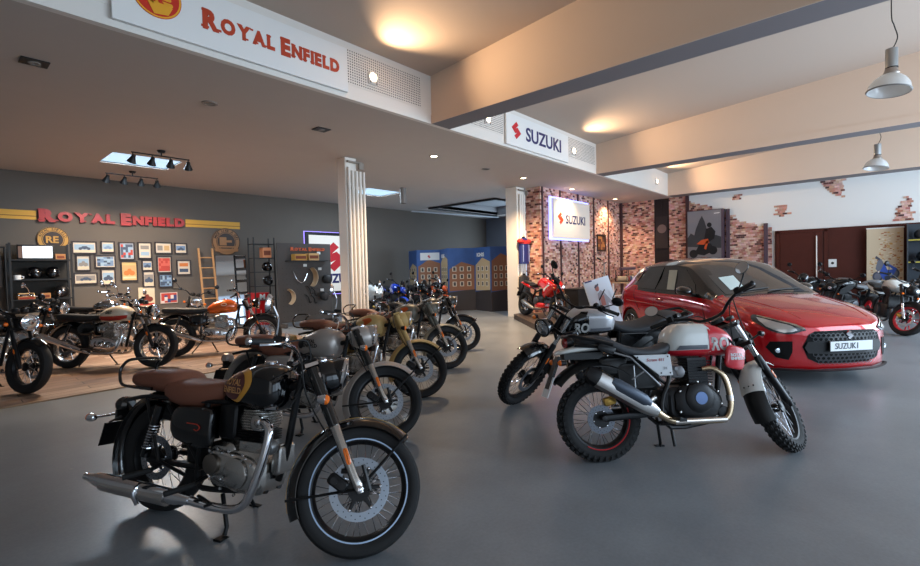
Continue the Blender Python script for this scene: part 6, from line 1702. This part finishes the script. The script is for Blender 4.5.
fender_part(6.85, 1.28, mat('spare_cream', (196, 170, 138), .4), 'large cream fender hung in the middle of the accessory board', .8, -50, 50, .12)
fender_part(6.22, .78, mat('spare_cream'), 'cream fender hung low at the left of the accessory board', .55, -60, 70, .10)
e = helmet(7.2, 11.24, 1.08, R(-90), M_blackseat, 'dark open helmet hung at the right of the accessory board', 'helmets on the accessory board', visor=False)
e = helmet(7.1, 11.24, .62, R(-100), M_blackseat, 'dark helmet hung at the lower right of the accessory board', 'helmets on the accessory board', visor=False)
tag(MB().tube([(6.28, 11.36, 1.45), (6.38, 11.3, 1.20), (6.55, 11.33, 1.16), (6.66, 11.3, 1.38)], .012, 8, k=5).build('crash_bar', M_chrome), 'curved chrome bar hung left of the cream fender', 'bar')
for i, (x, z) in enumerate(((6.70, .72), (6.86, .70), (6.88, .90), (6.74, .95))):
    tag(MB().tube([(x - .08, 11.37, z + .1), (x, 11.35, z + .02), (x + .05, 11.37, z - .12), (x + .1, 11.36, z - .1)], .014, 6, k=4).build('spare_lever', M_black), 'black bent metal part hung low on the accessory board, ' + ['first', 'second', 'third', 'fourth'][i] + ' from the left', 'lever', 'black levers on the accessory board')
# red cabinet with white letter, stool of parts
e = empty('red_cabinet', 'bright red cabinet with white letter beside the accessory rack', 'cabinet', (5.92, 12.55, .012))
MB().bx(-.22, .2, -.2, .2, 0, .88).build('body', mat('cabinet_red', (196, 24, 26), .35, coat=.5), e, smooth=False, bevel=.01)
mb = MB(); text_mb(mb, 'M', (-.08, -.206, .70), (1, 0, 0), (0, 0, 1), .20, .004, .05); mb.bx(-.2, .1, -.204, -.2, .30, .315).bx(-.06, -.045, -.204, -.2, .2, .42)
mb.build('lettering', M_paper, e, smooth=False)
# backlit poster behind the column
e = empty('lit_poster', 'large backlit white poster with red mark behind the accessory board and first column', 'poster', (8.85, YB, .7))
MB().bx(-1.08, 1.08, -.09, -.02, 0, 1.98).build('frame', M_black, e, smooth=False)
MB().bx(-.98, .98, -.095, -.09, .08, 1.88).build('face', mat('poster_face', (222, 216, 206), .5, emit=(226, 218, 206), es=.35), e, smooth=False)
MB().bx(-1.10, 1.10, -.018, -.005, -.02, 2.0).build('halo_panel', mat('halo_violet', (150, 130, 220), .5, emit=(160, 140, 255), es=2.), e, smooth=False)
mb = MB(); suzuki_s(mb, (-.55, -.10, .72), (1, 0, 0), (0, 0, 1), .95, .006); mb.build('emblem', mat('suzuki_red'), e, smooth=False)
mb = MB(); text_mb(mb, 'SUZUKI', (-.62, -.10, .36), (1, 0, 0), (0, 0, 1), .40, .006, .04, sx=.95); mb.build('lettering', mat('suzuki_blue'), e, smooth=False)

# folding cardboard wall printed with houses
M_sky = mat('print_sky', (58, 92, 150), .5, noise=.3, nscale=3); M_h1 = mat('print_house_cream', (196, 170, 130), .6); M_h2 = mat('print_house_brick', (150, 100, 72), .6); M_st = mat('print_street', (62, 56, 56), .5)
pts = [(11.9, 13.05), (11.45, 12.15), (12.0, 11.5), (11.5, 10.7), (12.2, 10.1), (11.95, 9.25), (12.6, 8.9)]
e = empty('folding_display_wall', 'folded display wall printed with blue sky and old house fronts in the far room', 'display', (11.9, 11.0, 0))
le = local(e)
for i in range(6):
    a = V((*pts[i], 0)); b = V((*pts[i + 1], 0)); d = (b - a); L = d.length; d.normalize(); nn = V((d.y, -d.x, 0))
    if nn.x > 0: nn = -nn
    q = lambda s, z, o=0.: a + d * (s * L) + nn * o + V((0, 0, z))
    p = MB(le); p.m = 0
    p.poly([q(0, 0), q(1, 0), q(1, 2.1), q(0, 2.1)], .02, -nn)
    p = p.build('panel', M_sky, e, smooth=False)
    mb = MB(le); o = .004
    mb.m = 0; mb.poly([q(.0, 0, o), q(1, 0, o), q(1, .72, o), q(0, .62, o)])
    mb.m = 1 + i % 2
    top = 1.5 + .12 * (i % 3)
    mb.poly([q(.04, .66, o * 1.5), q(.96, .70, o * 1.5), q(.98, top, o * 1.5), q(.5, top + .14, o * 1.5), q(.06, top - .1, o * 1.5)])
    for r_ in range(3):
        for c_ in range(3):
            s0 = .16 + .27 * c_; z0 = .82 + .25 * r_
            mb.m = 3; mb.poly([q(s0, z0, o * 2), q(s0 + .15, z0, o * 2), q(s0 + .15, z0 + .16, o * 2), q(s0, z0 + .16, o * 2)])
            mb.m = 4; mb.poly([q(s0 + .03, z0 + .02, o * 3), q(s0 + .12, z0 + .02, o * 3), q(s0 + .12, z0 + .14, o * 3), q(s0 + .03, z0 + .14, o * 3)])
    mb.build('house_print', [M_st, M_h1, M_h2, mat('print_window_frame', (224, 210, 186), .6), mat('print_window_dark', (84, 74, 70), .6)], p, smooth=False)
    if i == 1:
        mb = MB(le); mb.m = 0; mb.poly([q(.15, 1.74, .008), q(.95, 1.74, .008), q(.95, 2.0, .008), q(.15, 2.0, .008)]); mb.m = 1; suzuki_s(mb, q(.45, 1.80, .012), d if d.dot(V((.66, -.75, 0))) > 0 else -d, (0, 0, 1), .12, .003)
        mb.build('label_print', [M_paper, mat('suzuki_red')], p, smooth=False)
    if i in (2, 4):
        dd = d if d.dot(V((.66, -.75, 0))) > 0 else -d
        mb = MB(le); text_mb(mb, 'IGNIS', q(.15, 1.80, .012), dd, (0, 0, 1), .17, .003, .04)
        mb.build('lettering', M_paper, p, smooth=False)

# dark platform under the red sport motorcycle
poly = [(10.58, 7.42), (8.34, 5.10), (8.6, 5.0), (12.15, 5.0), (12.15, 6.95), (11.3, 6.95), (10.85, 7.42)]
e = tag(MB().poly([(x, y, 0) for x, y in poly], .13, (0, 0, 1)).build('display_platform', mat('platform_dark_wood', (66, 52, 44), .5, noise=.2, nscale=5), smooth=False, bevel=.006), 'low dark wooden platform under the red sport motorcycle by the brick wall', 'platform')
# board with rider picture
e = empty('rider_poster_board', 'white leaning board showing a rider in pale gear, between the scrambler and the brick wall', 'poster', (9.44, 4.10, 0), R(-14))
rx = Matrix.Rotation(R(-14), 4, 'X') @ Matrix.Rotation(R(-9), 4, 'Y')
MB(rx).bx(-.42, .42, 0, .02, .06, 1.17).build('board', mat('board_pale_blue', (204, 212, 222), .5), e, smooth=False)
def fig(mbx, pts, y): mbx.poly([(x, y, z) for x, z in pts])
mb = MB(rx); mb.m = 0
fig(mb, [(-.10, .40), (.10, .38), (.16, .62), (.12, .86), (.02, .92), (-.10, .86), (-.14, .62)], -.002)
fig(mb, [(.12, .84), (.26, .66), (.34, .54), (.30, .50), (.14, .64)], -.003); fig(mb, [(-.04, .40), (.14, .38), (.20, .14), (.08, .12)], -.003)
mb.m = 1; fig(mb, [(-.07 + .07 * math.cos(t * PI / 6), .98 + .075 * math.sin(t * PI / 6)) for t in range(12)], -.004)
fig(mb, [(-.06, .78), (.08, .80), (.06, .58), (-.08, .60)], -.004)
mb.m = 2; fig(mb, [(-.14, 1.02), (0, 1.07), (.01, 1.03), (-.14, .98)], -.006)
mb.m = 3; mb.bx(-.38, -.16, -.006, -.001, 1.14, 1.17)
mb.build('rider_print', [mat('print_gear', (150, 150, 158), .6), mat('print_skin_red', (164, 100, 90), .6), mat('print_cap', (70, 78, 96), .6), mat('suzuki_blue')], e, smooth=False)
MB().cyl((-.2, .05, .9), (-.25, .55, 0.0), .012).cyl((.2, .05, .9), (.25, .55, 0.0), .012).build('stand', M_black, e)
# furniture behind: low black bench, white side table with goods, small handlebar display
e = empty('low_cabinet', 'low black cabinet against the brick wall right of the red sport motorcycle', 'cabinet', (12.9, 6.55, 0))
MB().bx(-.65, .65, -.22, .22, .06, .72).build('body', M_black, e, smooth=False, bevel=.008)
MB().bx(-.67, .67, -.24, .24, .72, .75).build('top', M_shelf, e, smooth=False)
for sx in (-.6, .6):
    MB().box((sx, 0, .03), (.06, .36, .06)).build('foot', M_black, e, smooth=False)
e = empty('side_table', 'pale side table with small goods behind the rear of the red car', 'table', (15.65, 6.25, 0))
MB().bx(-.65, .65, -.3, .3, .80, .84).build('tabletop', mat('pale_wood', (190, 160, 130), .5), e, smooth=False)
for sx in (-.6, .6):
    for sy in (-.26, .26):
        MB().box((sx, sy, .40), (.045, .045, .8)).build('leg', M_paper, e, smooth=False)
MB().bx(-.6, .6, -.26, .26, .38, .40).build('lower_shelf', M_paper, e, smooth=False)
e = empty('goods_rack', 'small dark rack with rolled goods on the pale side table', 'rack', (15.75, 6.3, .84))
MB().bx(-.55, .55, -.2, .2, 0, .02).bx(-.55, -.53, -.2, -.18, 0, .40).bx(.53, .55, -.2, -.18, 0, .40).bx(-.55, -.53, .18, .2, 0, .40).bx(.53, .55, .18, .2, 0, .40).build('frame', M_shelf, e, smooth=False)
MB().tube([(-.6, 0, .44), (.6, 0, .44)], .055, 10).build('top_roll', mat('rack_violet_grey', (92, 74, 86), .5), e)
for i in range(6):
    c = [(190, 176, 150), (150, 60, 50), (84, 96, 120), (206, 196, 180), (140, 110, 80), (60, 50, 50)][i]
    tag(MB().cyl((15.3 + .18 * i, 6.14, .945), (15.3 + .18 * i, 6.44, .945), .084).build('rolled_item', mat('roll_%d' % i, c, .6)), ['cream', 'red brown', 'blue grey', 'pale', 'tan', 'dark'][i] + ' rolled item under the dark rack on the side table', 'roll', 'rolled goods on the side table')
e = empty('handlebar_stand', 'bicycle handlebar on a thin stem behind the leaning rider board', 'handlebar', (13.9, 6.3, 0))
MB().cyl((0, 0, .0), (0, 0, 1.45), .02).cyl((0, 0, 0), (0, 0, .03), .2).build('stem', M_trimr, e)
MB().tube([(-.30, .05, 1.62), (-.12, 0, 1.54), (0, 0, 1.46), (.14, 0, 1.50), (.32, .05, 1.50)], .018, 8, k=4).build('bar', M_chrome, e)
MB().tube([(-.34, .06, 1.63), (-.2, .02, 1.58)], .026, 8).build('grip', M_rubber, e)
# red and white pennant
tag(MB().poly([(15.02, 5.938, .838), (15.36, 5.938, .838), (15.36, 5.938, .48), (15.19, 5.938, .40), (15.02, 5.938, .48)], .012, (0, 1, 0)).build('pennant', mat('pennant_white', (214, 196, 190), .6), smooth=False), 'small white pennant with point hanging beside the side table', 'pennant')

# suits on the second column
jacket(11.10, 7.40, 2.28, R(-4), mat('vest_blue', (26, 34, 96), .45), 'dark blue motorcycle vest with red shoulders hanging on the second column', None, .78, .46, 'hanging_vest', 'vest', panel=mat('vest_red', (190, 40, 34), .5), sleeves=False)
jacket(11.08, 7.40, 1.24, R(0), M_blackseat, 'black garment hanging low on the second column below the blue vest', None, .95, .36, 'hanging_garment', 'garment')

# poster box with the orange motorcycle
e = empty('poster_box', 'grey poster box with an orange motorcycle and rider on the brick wall', 'poster', (XR - .12, 4.12, 1.5))
le = local(e)
yb = lambda t: 4.66 - t * 1.06
MB(le).bx(XR - .22, XR - .021, 3.60, 4.66, 1.5, 3.12).build('box', M_bar, e, smooth=False)
MB(le).bx(XR - .226, XR - .22, 3.66, 4.655, 1.52, 3.10).build('print_sheet', mat('print_dusk', (128, 126, 130), .5), e, smooth=False)
mb = MB(le)
def pz(pts, o): mb.poly([(XR - .227 - o, 4.655 - t * .995, 1.52 + v * 1.58) for t, v in pts])
mb.m = 0; pz([(0, 0), (1, 0), (1, .22), (0, .28)], .001)
mb.m = 1; pz([(.0, .27), (1, .22), (1, .45), (.8, .50), (.6, .40), (.35, .44), (.1, .55), (0, .45)], .002)
pz([(.15, .34), (.25, .62), (.36, .80), (.44, .90), (.52, .78), (.60, .58), (.62, .36)], .003)
mb.m = 2
for c in ((.18, .12), (.76, .18)):
    pz([(c[0] + .13 * math.cos(t * PI / 8), c[1] + .085 * math.sin(t * PI / 8)) for t in range(16)], .004)
pz([(.2, .12), (.35, .30), (.7, .32), (.82, .18), (.5, .08)], .0045)
pz([(.50, .40), (.56, .62), (.72, .66), (.84, .56), (.80, .42), (.66, .36)], .005); pz([(.66 + .07 * math.cos(t * PI / 6), .70 + .05 * math.sin(t * PI / 6)) for t in range(12)], .005)
mb.m = 3; pz([(.28, .32), (.42, .40), (.62, .42), (.66, .34), (.48, .30)], .006); pz([(.50, .22), (.56, .38), (.64, .38), (.56, .20)], .006)
mb.m = 4; pz([(.80, .92), (.96, .925), (.96, .94), (.80, .935)], .006)
mb.build('print', [mat('print_road', (118, 112, 112), .5), mat('print_trees', (58, 58, 60), .5), mat('print_black', (20, 20, 22), .5), mat('print_orange', (206, 84, 36), .5), M_paper], e, smooth=False)
e = empty('niche_banner', 'dark hanging banner with a pale round mark in the black niche', 'banner', (XR - .06, 5.55, 1.95))
le = local(e)
MB(le).bx(XR - .07, XR - .06, 5.34, 5.74, 1.95, 3.05).build('cloth', mat('banner_dark', (44, 36, 36), .5), e, smooth=False)
MB(le).lathe([(0, .15), (.004, .15)], (XR - .07, 5.53, 2.62), (-1, 0, 0), 30).build('round_mark', mat('banner_mark', (120, 100, 94), .5), e)
MB(le).cyl((XR - .065, 5.54, 3.05), (XR - .065, 5.54, ZL), .006).build('cord', M_black, e)
# blue motorcycle roll-up banner
e = empty('roll_up_banner', 'tall banner printed with a blue motorcycle before a yellow brick scene, on the brown panelling', 'banner', (XR - .3, -.2, 0))
le = local(e)
MB(le).bx(XR - .30, XR - .29, -.56, .16, .06, 2.21).build('sheet', mat('banner_scene', (206, 186, 156), .6), e, smooth=False)
MB(le).bx(XR - .36, XR - .22, -.58, .18, 0, .06).build('base', M_trimr, e, smooth=False)
MB(le).bx(XR - .315, XR - .285, -.57, .17, 2.19, 2.22).build('top_rail', M_paper, e, smooth=False)
mb = MB(le); rr = random.Random(11)
for i in range(170):
    t, v = rr.random(), rr.random() ** .8
    w_, h_ = .04 + .05 * rr.random(), .008 + .008 * rr.random()
    if t < .3 and v > .5: continue
    mb.m = rr.choice((0, 1, 2)); t = min(t, .93); v = .35 + v * .6
    mb.bx(XR - .3015 - .0005 * i / 170, XR - .30, .14 - (t + w_) * .68, .14 - t * .68, .08 + v * 2.1, .08 + (v + h_) * 2.1)
def pq(pts, o): mb.poly([(XR - .303 - o, .15 - t * .70, .08 + v * 2.12) for t, v in pts])
for c in ((.30, .40), (.76, .44)):
    for r_, m_, o_ in ((.15, 5, .001), (.10, 3, .0015)):
        mb.m = m_; pq([(c[0] + r_ * math.cos(t * PI / 8), c[1] + r_ * .42 * math.sin(t * PI / 8)) for t in range(16)], o_)
mb.m = 4; pq([(.38, .42), (.36, .50), (.48, .56), (.64, .55), (.84, .50), (.78, .45), (.62, .36), (.46, .36)], .002)
mb.m = 3; pq([(.24, .50), (.30, .60), (.40, .62), (.48, .56), (.40, .49), (.30, .46)], .003)
mb.m = 5; pq([(.22, .63), (.26, .66), (.38, .62), (.36, .60)], .0035); pq([(.48, .40), (.66, .42), (.66, .37), (.52, .35)], .004)
mb.m = 1; pq([(.52, .53), (.64, .52), (.72, .49), (.58, .48)], .004)
mb.m = 6; pq([(0, 0), (1, 0), (1, .10), (0, .16)], .0005)
mb.build('print', [mat('bn_ochre', (196, 150, 84), .6), mat('bn_pale', (222, 206, 180), .6), mat('bn_rust', (168, 104, 66), .6), mat('bn_grey', (112, 116, 130), .6), mat('bn_blue', (56, 92, 190), .5), mat('bn_dark', (70, 76, 92), .6), mat('bn_ground', (190, 160, 140), .6)], e, smooth=False)
# light switch plate
e = empty('switch_plate', 'white square switch plate on the brown panelling right of the door', 'switch', (XR - .06, .88, 1.22))
le = local(e)
MB(le).bx(XR - .08, XR - .06, .80, .98, 1.20, 1.42).build('plate', M_paper, e, smooth=False, bevel=.004)
MB(le).lathe([(0, .035), (.006, .03)], (XR - .08, .89, 1.31), (-1, 0, 0), 16).build('knob', M_black, e)
# gear shelf at the far right
e = empty('gear_shelf', 'dark gear shelf with yellow edged boards at the right edge of the picture', 'shelf', (XR - .45, -1.25, 0))
MB().bx(-.3, .3, -.6, -.58, 0, 2.27).bx(-.3, .3, .62, .64, 0, 2.27).bx(.28, .3, -.6, .64, 0, 2.27).build('carcass', mat('shelf_slate', (56, 62, 70), .6), e, smooth=False)
for z in (.5, 1.28, 1.83):
    b_ = MB().bx(-.28, .28, -.58, .62, z, z + .025).build('shelf_board', M_shelf, e, smooth=False)
    MB().bx(-.295, -.28, -.58, .62, z, z + .03).build('board_edge', mat('edge_olive_yellow', (176, 160, 60), .5), b_, smooth=False)
GC = 'dark caps and helmets on the gear shelf'
helmet(XR - .5, -.86, 1.86, R(180), M_blackseat, 'dark cap like helmet on the top board of the gear shelf', GC, visor=False)
helmet(XR - .5, -.90, 1.31, R(190), M_gblack, 'glossy black helmet on the middle board of the gear shelf', GC)
helmet(XR - .5, -1.3, 1.31, R(180), M_sblack, 'second black helmet further along the middle board of the gear shelf', GC)
